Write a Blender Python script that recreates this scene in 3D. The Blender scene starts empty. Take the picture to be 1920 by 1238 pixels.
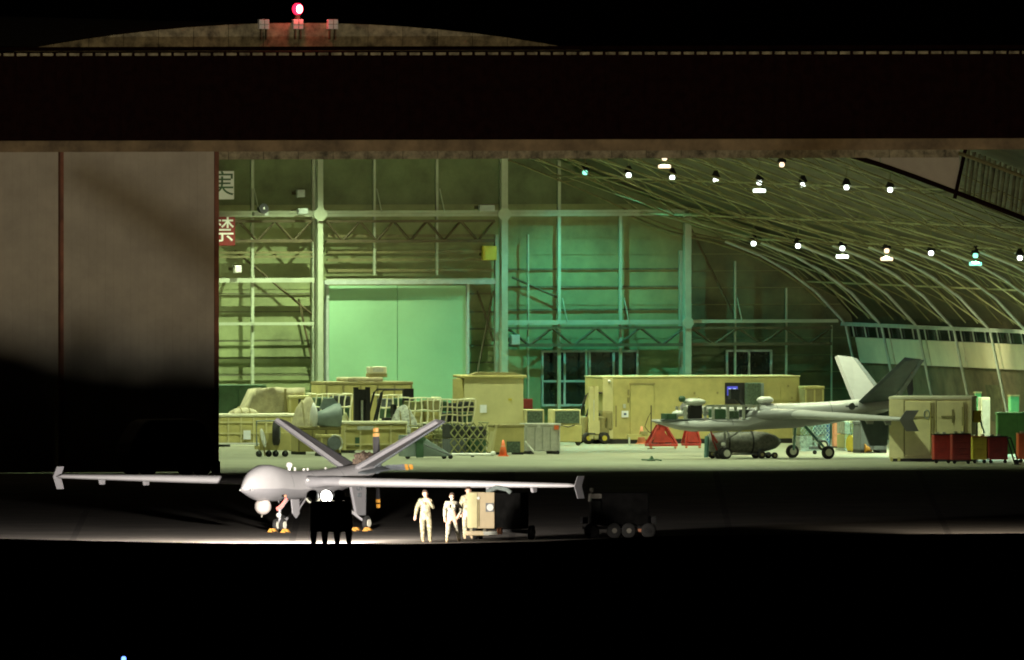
import bpy, bmesh, math, random
from mathutils import Vector, Matrix, noise
R = math.radians
random.seed(7)
# ---------------------------------------------------------------- camera, world, light
F = 104500.0; H = 31.6; YH = -723.0; Y00 = 1900.0      # focal length in photo pixels, eye height, horizon row, world origin distance
A = R(16.0)
sc = bpy.context.scene
cam = bpy.data.cameras.new('camera'); camo = bpy.data.objects.new('camera', cam); sc.collection.objects.link(camo)
camo.location = (0, -Y00, H); camo.rotation_euler = (R(90), 0, 0)
cam.sensor_width = 36; cam.lens = F / 1920 * 36; cam.shift_y = -(619 - YH) / 1920
cam.clip_start = 5; cam.clip_end = 6000
sc.camera = camo
w = bpy.data.worlds.new('World'); sc.world = w; w.use_nodes = True
sky = w.node_tree.nodes.new('ShaderNodeTexSky'); sky.sky_type = 'NISHITA'; sky.sun_disc = False
sky.sun_elevation = R(0.2); sky.sun_rotation = R(180)
w.node_tree.links.new(sky.outputs[0], w.node_tree.nodes['Background'].inputs[0])
w.node_tree.nodes['Background'].inputs[1].default_value = 0.0004
sc.view_settings.view_transform = 'Standard'; sc.view_settings.look = 'None'
sc.view_settings.exposure = 0; sc.view_settings.gamma = 1
# far street lighting that comes in low over the embankment behind the camera
sl = bpy.data.lights.new('far_lamp_light', 'SUN'); sl.energy = .44; sl.angle = R(0.2); sl.color = (1, .74, .46)
slo = bpy.data.objects.new('far_lamp_light', sl); sc.collection.objects.link(slo)
slo.rotation_euler = (R(90 - 0.2), 0, R(3)); slo.location = (0, -1400, 60)
try:
    sc.cycles.use_denoising = True
    sc.cycles.filter_width = 1.9
    sc.cycles.sample_clamp_indirect = 6
    sc.cycles.max_bounces = 6
except Exception: pass

# ---------------------------------------------------------------- helpers
def G(px, py, z=0.0):                       # ground point seen at a photo pixel
    Y = F * (H - z) / (py - YH); return Vector(((px - 960) / F * Y, Y - Y00, z))
S0 = F * H / (885 - YH)                     # distance of the hangar sill
def UV(px, py, v):                          # hangar coordinates of a pixel on the plane v
    k = (px - 960) / F
    u = (k * (S0 + v * math.cos(A)) + v * math.sin(A)) / (math.cos(A) - k * math.sin(A))
    Y = S0 + u * math.sin(A) + v * math.cos(A)
    return u, H - (py - YH) * Y / F
HO = Vector((0, S0 - Y00, 0)); HM = Matrix.Translation(HO) @ Matrix.Rotation(A, 4, 'Z')
def hw(u, v, z): return HM @ Vector((u, v, z))

M = {}
def mat(name, col, rough=.6, metal=0, var=.12, scale=3, emit=None, es=1, bump=0, spec=.5):
    if name in M: return M[name]
    m = bpy.data.materials.new(name); m.use_nodes = True; nt = m.node_tree; b = nt.nodes['Principled BSDF']
    b.inputs['Specular IOR Level'].default_value = spec; b.inputs['Roughness'].default_value = rough; b.inputs['Metallic'].default_value = metal
    tc = nt.nodes.new('ShaderNodeTexCoord'); nz = nt.nodes.new('ShaderNodeTexNoise')
    nz.inputs['Scale'].default_value = scale; nz.inputs['Detail'].default_value = 6; nz.inputs['Roughness'].default_value = .65
    nt.links.new(tc.outputs['Object'], nz.inputs['Vector'])
    rp = nt.nodes.new('ShaderNodeValToRGB'); nt.links.new(nz.outputs[0], rp.inputs[0])
    lo = tuple(c * (1 - var * 1.6) for c in col); hi = tuple(min(1, c * (1 + var)) for c in col)
    rp.color_ramp.elements[0].position = .32; rp.color_ramp.elements[1].position = .68
    rp.color_ramp.elements[0].color = (*lo, 1); rp.color_ramp.elements[1].color = (*hi, 1)
    nt.links.new(rp.outputs[0], b.inputs['Base Color'])
    if bump:
        bp = nt.nodes.new('ShaderNodeBump'); bp.inputs['Strength'].default_value = bump; bp.inputs['Distance'].default_value = .02
        nt.links.new(nz.outputs[0], bp.inputs['Height']); nt.links.new(bp.outputs[0], b.inputs['Normal'])
    if emit:
        b.inputs['Emission Color'].default_value = (*emit, 1); b.inputs['Emission Strength'].default_value = es
    M[name] = m; return m
def camo_mat(name, cols, scale=9):
    m = bpy.data.materials.new(name); m.use_nodes = True; nt = m.node_tree; b = nt.nodes['Principled BSDF']
    b.inputs['Roughness'].default_value = .9
    tc = nt.nodes.new('ShaderNodeTexCoord'); nz = nt.nodes.new('ShaderNodeTexNoise'); nz.inputs['Scale'].default_value = scale
    nt.links.new(tc.outputs['Object'], nz.inputs['Vector'])
    rp = nt.nodes.new('ShaderNodeValToRGB'); rp.color_ramp.interpolation = 'CONSTANT'; nt.links.new(nz.outputs[0], rp.inputs[0])
    e = rp.color_ramp.elements; e[0].color = (*cols[0], 1); e[1].position = .46; e[1].color = (*cols[1], 1)
    x = e.new(.56); x.color = (*cols[2], 1)
    nt.links.new(rp.outputs[0], b.inputs['Base Color']); M[name] = m; return m

class MB:
    def __init__(s): s.b = bmesh.new(); s.m = Matrix.Identity(4)
    def at(s, m): s.m = m; return s
    def v(s, p): return s.b.verts.new(s.m @ Vector(p))
    def box(s, x0, x1, y0, y1, z0, z1):
        P = [(x, y, z) for x in (x0, x1) for y in (y0, y1) for z in (z0, z1)]
        q = [s.v(p) for p in P]
        for f in ((0, 1, 3, 2), (4, 6, 7, 5), (0, 4, 5, 1), (2, 3, 7, 6), (0, 2, 6, 4), (1, 5, 7, 3)): s.b.faces.new([q[i] for i in f])
        return s
    def tube(s, pts, r, n=6, cap=True, r1=None):
        pts = [Vector(p) for p in pts]; rings = []
        for i, p in enumerate(pts):
            d = (pts[min(i + 1, len(pts) - 1)] - pts[max(i - 1, 0)]).normalized()
            a = Vector((0, 0, 1)) if abs(d.z) < .9 else Vector((1, 0, 0))
            x = d.cross(a).normalized(); y = d.cross(x)
            rr = r if r1 is None else r + (r1 - r) * i / (len(pts) - 1)
            rings.append([s.v(p + (x * math.cos(2 * math.pi * k / n) + y * math.sin(2 * math.pi * k / n)) * rr) for k in range(n)])
        for a, b in zip(rings, rings[1:]):
            for k in range(n): s.b.faces.new([a[k], a[(k + 1) % n], b[(k + 1) % n], b[k]])
        if cap: s.b.faces.new(rings[0][::-1]); s.b.faces.new(rings[-1])
        return s
    def loft(s, rings, cap=True, close=True):
        R_ = [[s.v(p) for p in r] for r in rings]; n = len(R_[0])
        for a, b in zip(R_, R_[1:]):
            for k in range(n if close else n - 1): s.b.faces.new([a[k], a[(k + 1) % n], b[(k + 1) % n], b[k]])
        if cap: s.b.faces.new(R_[0][::-1]); s.b.faces.new(R_[-1])
        return s
    def prism(s, pts, d):                    # polygon swept by vector d
        d = Vector(d); return s.loft([[Vector(p) for p in pts], [Vector(p) + d for p in pts]])
    def ball(s, c, r, n=12, sz=(1, 1, 1)):
        c = Vector(c); rings = []
        for i in range(1, n // 2):
            t = math.pi * i / (n // 2)
            rings.append([c + Vector((r * sz[0] * math.sin(t) * math.cos(2 * math.pi * k / n), r * sz[1] * math.sin(t) * math.sin(2 * math.pi * k / n), r * sz[2] * math.cos(t))) for k in range(n)])
        return s.loft(rings)
    def wheel(s, c, r, wd, axis=(0, 1, 0), n=18):
        c = Vector(c); a = Vector(axis).normalized()
        q = Vector((0, 0, 1)); x = a.cross(q).normalized(); prof = [(.45, -.5), (.8, -.5), (1, -.32), (1, .32), (.8, .5), (.45, .5)]
        s.loft([[c + a * (h * wd) + (x * math.cos(2 * math.pi * k / n) + q * math.sin(2 * math.pi * k / n)) * (r * f) for k in range(n)] for f, h in prof]); return s
C = sc.collection
def put(o, parent):
    C.objects.link(o)
    if parent: o.parent = parent
def obj(name, mb, m, parent=None, smooth=False, bevel=0, **kw):
    me = bpy.data.meshes.new(name); bmesh.ops.recalc_face_normals(mb.b, faces=mb.b.faces)
    mb.b.to_mesh(me); mb.b.free(); o = bpy.data.objects.new(name, me); put(o, parent)
    me.materials.append(m if not isinstance(m, str) else M[m])
    if smooth:
        for p in me.polygons: p.use_smooth = True
    if bevel:
        bv = o.modifiers.new('b', 'BEVEL'); bv.width = bevel; bv.segments = 2; bv.limit_method = 'ANGLE'
    for k, v in kw.items(): o[k] = v
    return o
def thing(name, label, cat, loc=(0, 0, 0), rz=0, group=None):
    o = bpy.data.objects.new(name, None); C.objects.link(o); o.location = loc; o.rotation_euler = (0, 0, rz); o.empty_display_size = .2
    o['label'] = label; o['category'] = cat
    if group: o['group'] = group
    return o
def dup(root, loc, rz, label=None):
    r = root.copy(); C.objects.link(r); r.location = loc; r.rotation_euler = (0, 0, rz)
    if label: r['label'] = label
    for ch in list(root.children):
        c = ch.copy(); C.objects.link(c); c.parent = r
        for g in ch.children:
            d = g.copy(); C.objects.link(d); d.parent = c
    return r
def text(name, s, size, m, parent, loc, rot, **kw):
    cu = bpy.data.curves.new(name, 'FONT'); cu.body = s; cu.size = size; cu.extrude = .006; cu.align_x = 'CENTER'; cu.align_y = 'CENTER'
    t = bpy.data.objects.new(name + '_t', cu); C.objects.link(t)
    me = bpy.data.meshes.new_from_object(t.evaluated_get(bpy.context.evaluated_depsgraph_get()))
    bpy.data.objects.remove(t); o = bpy.data.objects.new(name, me); put(o, parent)
    me.materials.clear(); me.materials.append(M[m]); o.location = loc; o.rotation_euler = rot
    return o

# ---------------------------------------------------------------- materials
mat('floor', (.28, .285, .21), .45, var=.14, scale=.25)
mat('asphalt', (.125, .112, .094), .9, var=.28, scale=.35, bump=.3, spec=.2)
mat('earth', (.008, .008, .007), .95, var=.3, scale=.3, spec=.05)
mat('door_paint', (.375, .355, .265), .75, var=.08, scale=.9)
def slabs(name, size, c2, mortar, msize):      # paving slabs of slightly different tone with joints
    m = M[name]; nt = m.node_tree; b = nt.nodes['Principled BSDF']; src = b.inputs['Base Color'].links[0].from_socket
    tc = nt.nodes.new('ShaderNodeTexCoord'); br = nt.nodes.new('ShaderNodeTexBrick'); br.offset = 0
    br.inputs['Scale'].default_value = 1; br.inputs['Brick Width'].default_value = size; br.inputs['Row Height'].default_value = size; br.inputs['Mortar Size'].default_value = msize
    br.inputs['Color1'].default_value = (1, 1, 1, 1); br.inputs['Color2'].default_value = (c2, c2, c2, 1); br.inputs['Mortar'].default_value = (mortar, mortar, mortar, 1)
    mx = nt.nodes.new('ShaderNodeMix'); mx.data_type = 'RGBA'; mx.blend_type = 'MULTIPLY'; mx.inputs[0].default_value = 1
    nt.links.new(tc.outputs['Object'], br.inputs['Vector']); nt.links.new(src, mx.inputs[6]); nt.links.new(br.outputs['Color'], mx.inputs[7]); nt.links.new(mx.outputs[2], b.inputs['Base Color'])
slabs('floor', 9, .90, .62, .09); slabs('asphalt', 7.5, .78, .5, .12)
mat('rust_trim', (.20, .075, .035), .7, var=.3, scale=1.2)
mat('brown_beam', (.22, .165, .08), .7, var=.35, scale=.7)
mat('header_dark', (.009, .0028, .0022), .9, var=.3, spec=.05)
mat('gable_panel', (.27, .25, .15), .85, var=.5, scale=2.5)
mat('roof_skin', (.065, .058, .027), .8, var=.3, scale=1)
mat('rib_paint', (.17, .165, .07), .6, var=.2)
mat('rib_pale', (.34, .36, .19), .6, var=.2)  # lighter copy of the rib paint; lamplight low on the vault put in
mat('rim_glow', (.6, .58, .45), emit=(1, .93, .68), es=1.1)  # glow put into the rim for lamplight caught on its lower edge
mat('turret', (.52, .47, .44), .4)
mat('fin_shade', (.07, .095, .095), .6)  # shade put into the colour of the hangar aircraft's right and ventral fins
mat('wall_olive_mid', (.125, .165, .075), .8, var=.25, scale=.7)  # darker olive than the lower boards, used on the upper wall
mat('wall_olive_deep', (.10, .12, .055), .8, var=.3, scale=.8)  # darkest wall olive, used on the boards of the right bays
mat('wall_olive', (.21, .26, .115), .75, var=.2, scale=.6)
mat('wall_dark', (.11, .12, .06), .8, var=.3)
mat('steel_pale', (.35, .41, .29), .55, var=.12, scale=1)
mat('truss_brown', (.10, .085, .04), .7, var=.2)
mat('leaf_green', (.26, .49, .28), .6, var=.07, scale=.4)
mat('glass_dark', (.012, .016, .014), .12, var=.2)
mat('tailfin', (.30, .30, .315), .5, var=.04)
mat('frame_pale', (.38, .45, .40), .5)
mat('cream', (.70, .68, .50), .7, var=.1, scale=.6)
mat('side_brown', (.17, .15, .085), .8, var=.3, scale=.8)
mat('tan', (.47, .42, .16), .65, var=.12, scale=1.5)
mat('tan_light', (.57, .53, .27), .6, var=.08, scale=1)
mat('tan_dark', (.27, .24, .10), .7, var=.15, scale=2)
mat('tarp', (.42, .38, .24), .85, var=.2, scale=3, bump=.6)
mat('dark_green', (.045, .11, .055), .6, var=.2)
mat('grille', (.07, .11, .07), .7, var=.4, scale=14)
mat('bright_green', (.13, .34, .13), .6, var=.1)
mat('white', (.75, .76, .72), .5, var=.06)
mat('label_white', (.80, .82, .88), .5, var=.04)
mat('silver', (.50, .52, .47), .45, .1, var=.12, scale=6)
mat('matte_black', (.008, .008, .008), .95, var=.3, spec=.05)
mat('tan_pale', (.72, .66, .36), .6, var=.1, scale=1)
mat('black', (.012, .012, .013), .6, var=.3)
mat('rubber', (.02, .02, .02), .8, var=.3)
mat('hub_white', (.62, .62, .52), .5)
mat('net_cord', (.80, .78, .55), .8, var=.1)
mat('net_olive', (.26, .27, .12), .8, var=.2)
mat('box_dark', (.03, .035, .035), .7, var=.3)
mat('parcel', (.48, .48, .38), .7, var=.3, scale=5)
mat('red', (.42, .03, .018), .5, var=.2)
mat('red_dull', (.26, .018, .012), .5, var=.2)
mat('orange', (.80, .16, .05), .6, var=.1)
mat('orange_pale', (.62, .26, .14), .7, var=.1)
mat('yellow', (.55, .46, .05), .6, var=.12)
mat('amber', (.50, .24, .035), .5, var=.05)
mat('sign_red', (.17, .012, .01), .6)
mat('gray_air', (.27, .27, .285), .45, var=.05, scale=1.2)  # aircraft grey; its darker tone on the lower fuselage stands in for shade
mat('gray_lit', (.40, .40, .41), .4, var=.04, scale=1.2)  # lighter copy of the aircraft grey; light from above put into it
mat('gray_dark', (.12, .14, .15), .6, var=.15)
mat('gray_blue', (.25, .31, .30), .5, var=.1)
mat('teal', (.12, .26, .23), .5)
mat('blue', (.03, .08, .20), .5)
mat('engine', (.20, .15, .11), .5, .3, var=.6, scale=14)
mat('pink_red', (.72, .12, .10), .6)
mat('ordnance', (.16, .16, .14), .7, var=.3, scale=8)
mat('gauze', (.42, .44, .38), .8, var=.4, scale=9)
mat('skin', (.72, .46, .34), .6, var=.05)
mat('hair', (.05, .03, .02), .8)
mat('boot', (.40, .31, .19), .8)
mat('cart_tan', (.50, .41, .25), .6, var=.06, scale=2)
mat('dark_paint', (.012, .013, .012), .7, var=.3, spec=.15)
mat('warm_gray', (.22, .21, .18), .5)
camo_mat('uniform', ((.34, .30, .19), (.20, .19, .12), (.42, .38, .26)), 6)
camo_mat('uniform_gray', ((.36, .34, .26), (.20, .20, .16), (.44, .42, .34)), 6)
mat('lamp_white', (.8, .8, .8), emit=(.90, 1, .97), es=4)
mat('lamp_warm', (.8, .7, .6), emit=(1, .72, .52), es=1.7)
mat('lamp_teal', (.5, .8, .7), emit=(.28, 1, .72), es=1.7)
mat('flood_glow', (.9, .9, .9), emit=(1, .97, .9), es=18)
mat('beacon_core', (1, .3, .3), emit=(1, .34, .34), es=14)
mat('beacon_red', (.8, .01, .03), emit=(1, .015, .06), es=3)
mat('blue_lamp', (.2, .3, 1), emit=(.12, .25, 1), es=4)
mat('screen', (.1, .1, .5), emit=(.05, .06, .9), es=.5)
mat('screen_white', (.6, .7, .9), emit=(.6, .72, 1), es=1.2)
def lamp(kind, name, loc, power, col, size=.2, cone=115, blend=.8, aim=None, parent=None):
    l = bpy.data.lights.new(name, kind); l.energy = power; l.color = col; l.shadow_soft_size = size
    o = bpy.data.objects.new(name, l); put(o, parent); o.location = loc
    if kind == 'SPOT':
        l.spot_size = R(cone); l.spot_blend = blend
        if aim is not None: o.rotation_euler = Vector(aim).to_track_quat('-Z', 'Y').to_euler()
    return o
# ---------------------------------------------------------------- ground
def sheet(name, m, pts, z): return obj(name, MB().loft([[(x, y, z) for x, y in pts[:2]], [(x, y, z) for x, y in pts[2:]][::-1]], cap=False, close=False), m, kind='structure')
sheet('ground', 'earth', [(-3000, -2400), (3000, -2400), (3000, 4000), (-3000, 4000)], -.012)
sheet('apron', 'asphalt', [(-400, -330), (400, -330), (400, S0 - Y00 + 170), (-400, S0 - Y00 + 170)], 0)
mb = MB()                                   # embankment between camera and apron: gentle near slope, crest, back slope
CR = [(0, 1010), (160, 1014), (400, 1018.5), (800, 1019.5), (1000, 1016), (1150, 1009), (1300, 1004), (1920, 1000)]
def crest(x, Y):
    px = x / Y * F + 960
    if px <= CR[0][0]: y = CR[0][1]
    elif px >= CR[-1][0]: y = CR[-1][1]
    else:
        for (a, b), (c, d) in zip(CR, CR[1:]):
            if a <= px <= c: y = b + (d - b) * (px - a) / (c - a); break
    return H - (y - YH) * Y / F
rows = []
for Y in (300, 700, 1000, 1120, 1150, 1175, 1200, 1225, 1250, 1300, 1400, 1470, 1490, 1500, 1506, 1520, 1545, 1568):
    r = []
    for i in range(121):
        x = -30 + i * .5
        zc = crest(x * 1500 / max(Y, 600) if Y < 1500 else x, 1500)
        if Y <= 1500: z = zc * (Y / 1500) ** .6 if Y < 1490 else zc - (1500 - Y) * .004
        else: z = zc * max(0, 1 - ((Y - 1500) / 66) ** 1.2)
        if 1140 < Y < 1240:                 # unseen bumps shaped into the bank to make the door shadow's edge uneven
            t = 1 - abs(Y - 1190) / 50
            b = 2.35 + .9 * noise.noise(Vector((x * .33, 3.1, 0))) + .35 * noise.noise(Vector((x * .9, 7.7, 0)))
            if x < -7.5: b += 1.0
            z += min(t * 2, 1) * max(0, min(b, 3.4))
        r.append((x * (1 if Y > 1000 else 1), Y - Y00, z if Y < 1566 else -.3))
    rows.append(r)
mb.loft(rows, cap=False, close=False)
for sgn in (-1, 1):                         # the bank runs on to both sides
    mb.loft([[(sgn * 29.9, Y - Y00, z), (sgn * 500, Y - Y00, z)] for Y, z in ((300, 1.5), (1000, 4.9), (1190, 7), (1400, 6), (1500, 6.6), (1568, -.3))], cap=False, close=False)
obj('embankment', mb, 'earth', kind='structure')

# ---------------------------------------------------------------- hangar
UC = -7.1
ZT = [(27, 8.38), (28, 8.05), (30, 7.62), (31.5, 7.05), (33, 6.2), (34, 5.35), (34.8, 4.45), (37, 1)]
def zi(u):
    if u <= 27: return 16.1 - (u - UC) ** 2 / 151
    for (a, b), (c, d) in zip(ZT, ZT[1:]):
        if u <= c: return b + (d - b) * (u - a) / (c - a)
    return 1
def skin(u, off=1.0): return min(zi(u) + off, max(15.0, 16.33 - .0087 * (u - UC) ** 2) + off - 1)
ULIM = 34.8
def uof(z): return UC + math.sqrt(max(0, (17.0 - z) * 151))
VB = 76.0; V0 = 4.0
hangar = thing('hangar', 'huge arched hangar, lit green inside, its front partly closed by dull brown sliding doors', 'hangar', HO, A)
fl = MB(); fl.box(-55, 42, 0, VB + .2, -.3, .006)
flo = obj('hangar_floor', fl, 'floor', kind='structure'); flo.location = HO; flo.rotation_euler = (0, 0, A)
# back wall: lapped boarding in courses under the arch
def us(z):
    if z < 4.45: return 36.6
    u = 36.4
    while u > 10 and skin(u) < z: u -= .1
    return u
wmb = MB()
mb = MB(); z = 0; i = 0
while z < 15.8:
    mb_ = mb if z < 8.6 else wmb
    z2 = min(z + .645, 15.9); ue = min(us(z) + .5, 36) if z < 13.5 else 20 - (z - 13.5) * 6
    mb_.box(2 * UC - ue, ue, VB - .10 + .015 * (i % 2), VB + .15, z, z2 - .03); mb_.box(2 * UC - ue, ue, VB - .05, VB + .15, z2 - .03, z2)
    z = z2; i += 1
obj('back_wall', mb, 'wall_olive', hangar); obj('upper_wall', wmb, 'wall_olive_mid', hangar)
def bar(name, px0, px1, py0, py1, v, th, m='steel_pale', parent=hangar, **kw):
    u0, z1 = UV(px0, py0, v); u1, _ = UV(px1, py0, v); _, z0 = UV((px0 + px1) / 2, py1, v)
    return obj(name, MB().box(u0, u1, v, v + th, max(z0, .01), z1), m, parent, **kw)
for px, w_, y0, y1 in ((601, 10, 255, 840), (946.5, 12, 255, 840), (1290.5, 12, 400, 840)):
    bar('column', px - w_ / 2, px + w_ / 2, y0, y1, 74.6, .3)
for px, w_, y0, y1 in ((589, 6, 270, 835), (932, 6, 440, 835), (1278, 6, 470, 835)):
    bar('wall_post', px - w_ / 2, px + w_ / 2, y0, y1, 75.4, .2)
for px, w_, y0, y1 in ((474, 5, 255, 722), (702.5, 4, 255, 516), (820, 4, 255, 516), (1049, 5.5, 300, 770), (1164, 5, 400, 705),
                       (991, 2.5, 440, 770), (1379, 3, 490, 835), (1475, 3, 540, 835), (1560, 2, 610, 835), (1100, 3, 655, 745)):
    bar('stud', px - w_ / 2, px + w_ / 2, y0, y1, 75.1, .12)
for y0, y1, a, b in ((396, 400, 380, 1290), (402, 406, 380, 1288), (605, 610, 380, 590), (601, 606, 946, 1572), (606.5, 609, 946, 1290), (523, 531, 612, 930), (522, 530, 380, 590)):
    bar('girder', a, b, y0, y1, 74.95, .12)
for (cx, cy) in ((601, 402), (946.5, 402), (1290.5, 605)):                      # gusset plates
    u, z = UV(cx, cy, 74.5); h = .26 if cy < 500 else .22
    obj('gusset', MB().prism([(u - h, 74.5, z - .06), (u - .1, 74.5, z - h), (u + .1, 74.5, z - h), (u + h, 74.5, z - .06), (u + h, 74.5, z + .06), (u + .1, 74.5, z + h), (u - .1, 74.5, z + h), (u - h, 74.5, z + .06)], (0, .08, 0)), 'steel_pale', hangar)
# bracket feet of the studs
for px, py in ((474, 398), (704, 398), (822, 398), (1052, 603), (1168, 603), (1380, 603)):
    u, z = UV(px, py, 75); obj('stud_brace', MB().tube([(u + .05, 75, z + .9), (u + .22, 74.9, z)], .025, 4), 'steel_pale', hangar)
# edge beam of the end arch
obj('end_arch_beam', MB().tube([(u, 75.2, zi(u) - .15) for u in [26 + k * .9 for k in range(10)]], .06, 4), 'rib_paint', hangar)
# crane trusses hung on the wall
def truss(a, b, yt, yb, n):
    u0, zt = UV(a, yt, 74.9); u1, _ = UV(b, yt, 74.9); _, zb = UV((a + b) / 2, yb, 74.9); mb = MB()
    mb.box(u0, u1, 74.9, 75.0, zt - .1, zt); mb.box(u0, u1, 74.9, 75.0, zb, zb + .12)
    for k in range(n):
        x = u0 + (u1 - u0) * k / n; x2 = u0 + (u1 - u0) * (k + .5) / n; x3 = u0 + (u1 - u0) * (k + 1) / n
        mb.tube([(x, 74.95, zt - .05), (x2, 74.95, zb + .05)], .05, 4); mb.tube([(x2, 74.95, zb + .05), (x3, 74.95, zt - .05)], .05, 4)
    obj('truss', mb, 'truss_brown', hangar)
truss(380, 585, 413, 455, 3); truss(612, 928, 413, 455, 5); truss(952, 1284, 613, 650, 4); truss(1296, 1560, 613, 648, 3)
for y in (440, 470, 485, 505):
    bar('girt', 614, 926, y, y + 5, 75.2, .1, 'rib_paint')
for y in (472, 480):
    bar('girt', 380, 586, y, y + 4, 75.2, .1, 'rib_paint')
for y in (640, 672, 704):
    bar('lap_shadow', 380, 588, y - .9, y + .9, 75.75, .05, 'wall_dark')  # thin dark strips standing in for the shadow lines at the board laps
for y in (551, 585, 617, 648, 680):
    if y < 600: bar('lap_shadow', 380, 588, y - .9, y + .9, 75.8, .05, 'wall_dark')
    bar('lap_shadow', 880, 930, y - 1.5, y + 1.5, 75.8, .05, 'wall_dark')
for y in (505, 538, 581): bar('lap_shadow', 953, 1276, y - 1.3, y + 1.3, 75.8, .05, 'wall_dark')
for a, b, c, d in ((560, 560, 590, 700), (440, 470, 585, 590), (895, 545, 925, 640), (925, 545, 895, 700), (1296, 430, 1380, 600), (960, 520, 1050, 560)):   # wall braces
    u, z = UV(a, b, 75.5); u2, z2 = UV(c, d, 75.5); obj('brace', MB().tube([(u, 75.5, z), (u2, 75.5, z2)], .045, 4), 'truss_brown', hangar)
zz = 0
while zz < 7.6: obj('wall_board', MB().box(UV(1297, 500, 75.8)[0], min(us(zz) + .4, 36), 75.80, 75.88, zz + .015, zz + .63), 'wall_olive_deep', hangar); zz += .645
# big green sliding door
sd = bpy.data.objects.new('sliding_door', None); put(sd, hangar)
bar('leaf', 617, 744.3, 536, 850, 75.35, .1, 'leaf_green', sd); bar('leaf', 745.7, 875, 536, 850, 75.35, .1, 'leaf_green', sd)
bar('door_frame', 612, 616.5, 532, 850, 75.2, .3, 'frame_pale', sd); bar('door_frame', 875.5, 880, 532, 850, 75.2, .3, 'frame_pale', sd)
bar('door_rail', 609, 930, 526, 533, 74.9, .2, 'frame_pale', sd)
# windows
def window(x0, x1, y0, y1, muls, trans=None):
    w_ = bar('window', x0, x1, y0, y1, 75.7, .05, 'glass_dark')
    for m_ in [x0 + 1.5] + muls + [x1 - 1.5]: bar('mullion', m_ - 1.8, m_ + 1.8, y0 - 1, y1 + 1, 75.55, .1, 'frame_pale', w_)
    for y in [y0, y1] + (trans or []): bar('transom', x0, x1, y - 1.8, y + 1.8, 75.52, .1, 'frame_pale', w_)
window(1016, 1197, 659, 760, [1059, 1106, 1151], [715]); window(1362, 1448, 658, 740, [1405])
bar('wall_panel', 953, 1014, 655, 840, 75.6, .1, 'wall_olive')
# arched roof skin
def arcpts(off, n=44, ua=None):
    P = []; ua = ua if ua is not None else 2 * UC - ULIM
    for k in range(n + 1):
        u = ua + (ULIM + off * .45 - ua) * k / n; P.append((u, skin(u, off)))
    return P
a0 = arcpts(1.0); a1 = arcpts(1.15)
prof = [(2 * UC - 36.6, 0)] + a0 + [(36.6, 0)]; prof1 = [(36.85, 0)] + a1[::-1] + [(2 * UC - 36.85, 0)]
ring = [p for p in prof] + prof1
mb = MB(); mb.loft([[(u, V0, z) for u, z in ring], [(u, VB + .6, z) for u, z in ring]]); obj('roof_shell', mb, 'roof_skin', hangar)
# ribs: lattice arches every 4.87 m, light intermediate ribs between
def ribpath(off): return [(u, min(zi(u) + off, skin(u) - .12)) for u in [UC + (ULIM - UC) * k / 26 for k in range(27)]]
NB = 15
NR = 12
for b in range(NR):
    v = 75.0 - b * 4.87; lo = ribpath(0); up = ribpath(.82)
    mb = MB(); mb.tube([(u, v, z) for u, z in lo], .035, 4); mb.tube([(u, v, z) for u, z in up[14:]], .03, 4)
    for k in range(18, 26):
        p, q = (lo[k], up[k + 1]) if k % 2 else (up[k], lo[k + 1]); mb.tube([(p[0], v, p[1]), (q[0], v, q[1])], .022, 4, cap=False)
    obj('rib', mb, 'rib_paint', hangar)
    obj('rib_foot', MB().tube([(u, v, zi(u) - .03) for u in (30, 31.4, 32.5, 33.6, ULIM)] + [(35.75, v, .02)], .055, 4), 'frame_pale', hangar)  # paler than the rib above: lamplight on the foot put into the colour
    for j in (1, 2):
        vv = v - 4.87 * j / 3
        if vv > 20.5: obj('light_rib', MB().tube([(u, vv, zi(u) + .2) for u in (27, 29, 31, 32.5, 33.8, ULIM)], .022, 4), 'rib_paint' if b % 3 else 'rib_pale', hangar)
PU = [33.3, 30, 26.6, 23.2, 19.8, 16.4, 13, 9.6, 6.2, 2.8]
for u in PU: obj('purlin', MB().box(u - .035, u + .035, 20, 75.9, zi(u) + .06, zi(u) + .12), 'rib_pale' if u > 22 else 'rib_paint', hangar)
for b in range(NR - 1):
    v = 75.0 - b * 4.87; obj('diagonal', MB().tube([(30, v, zi(30)), (32.4, v - 2.4, zi(32.4)), (ULIM, v - 4.87, zi(ULIM))], .025, 4), 'rib_pale', hangar)
for b in range(NR - 1):                                                       # wind bracing, crossing in each bay
    v = 75.0 - b * 4.87; mb = MB()
    for k in range(4):
        u0, u1 = PU[k + 1], PU[k]
        mb.tube([(u0, v, zi(u0) + .2), (u1, v - 4.87, zi(u1) + .1)], .018, 4, cap=False); mb.tube([(u0, v - 4.87, zi(u0) + .2), (u1, v, zi(u1) + .2)], .012, 4, cap=False)
    obj('wind_brace', mb, 'rib_pale', hangar)
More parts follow.
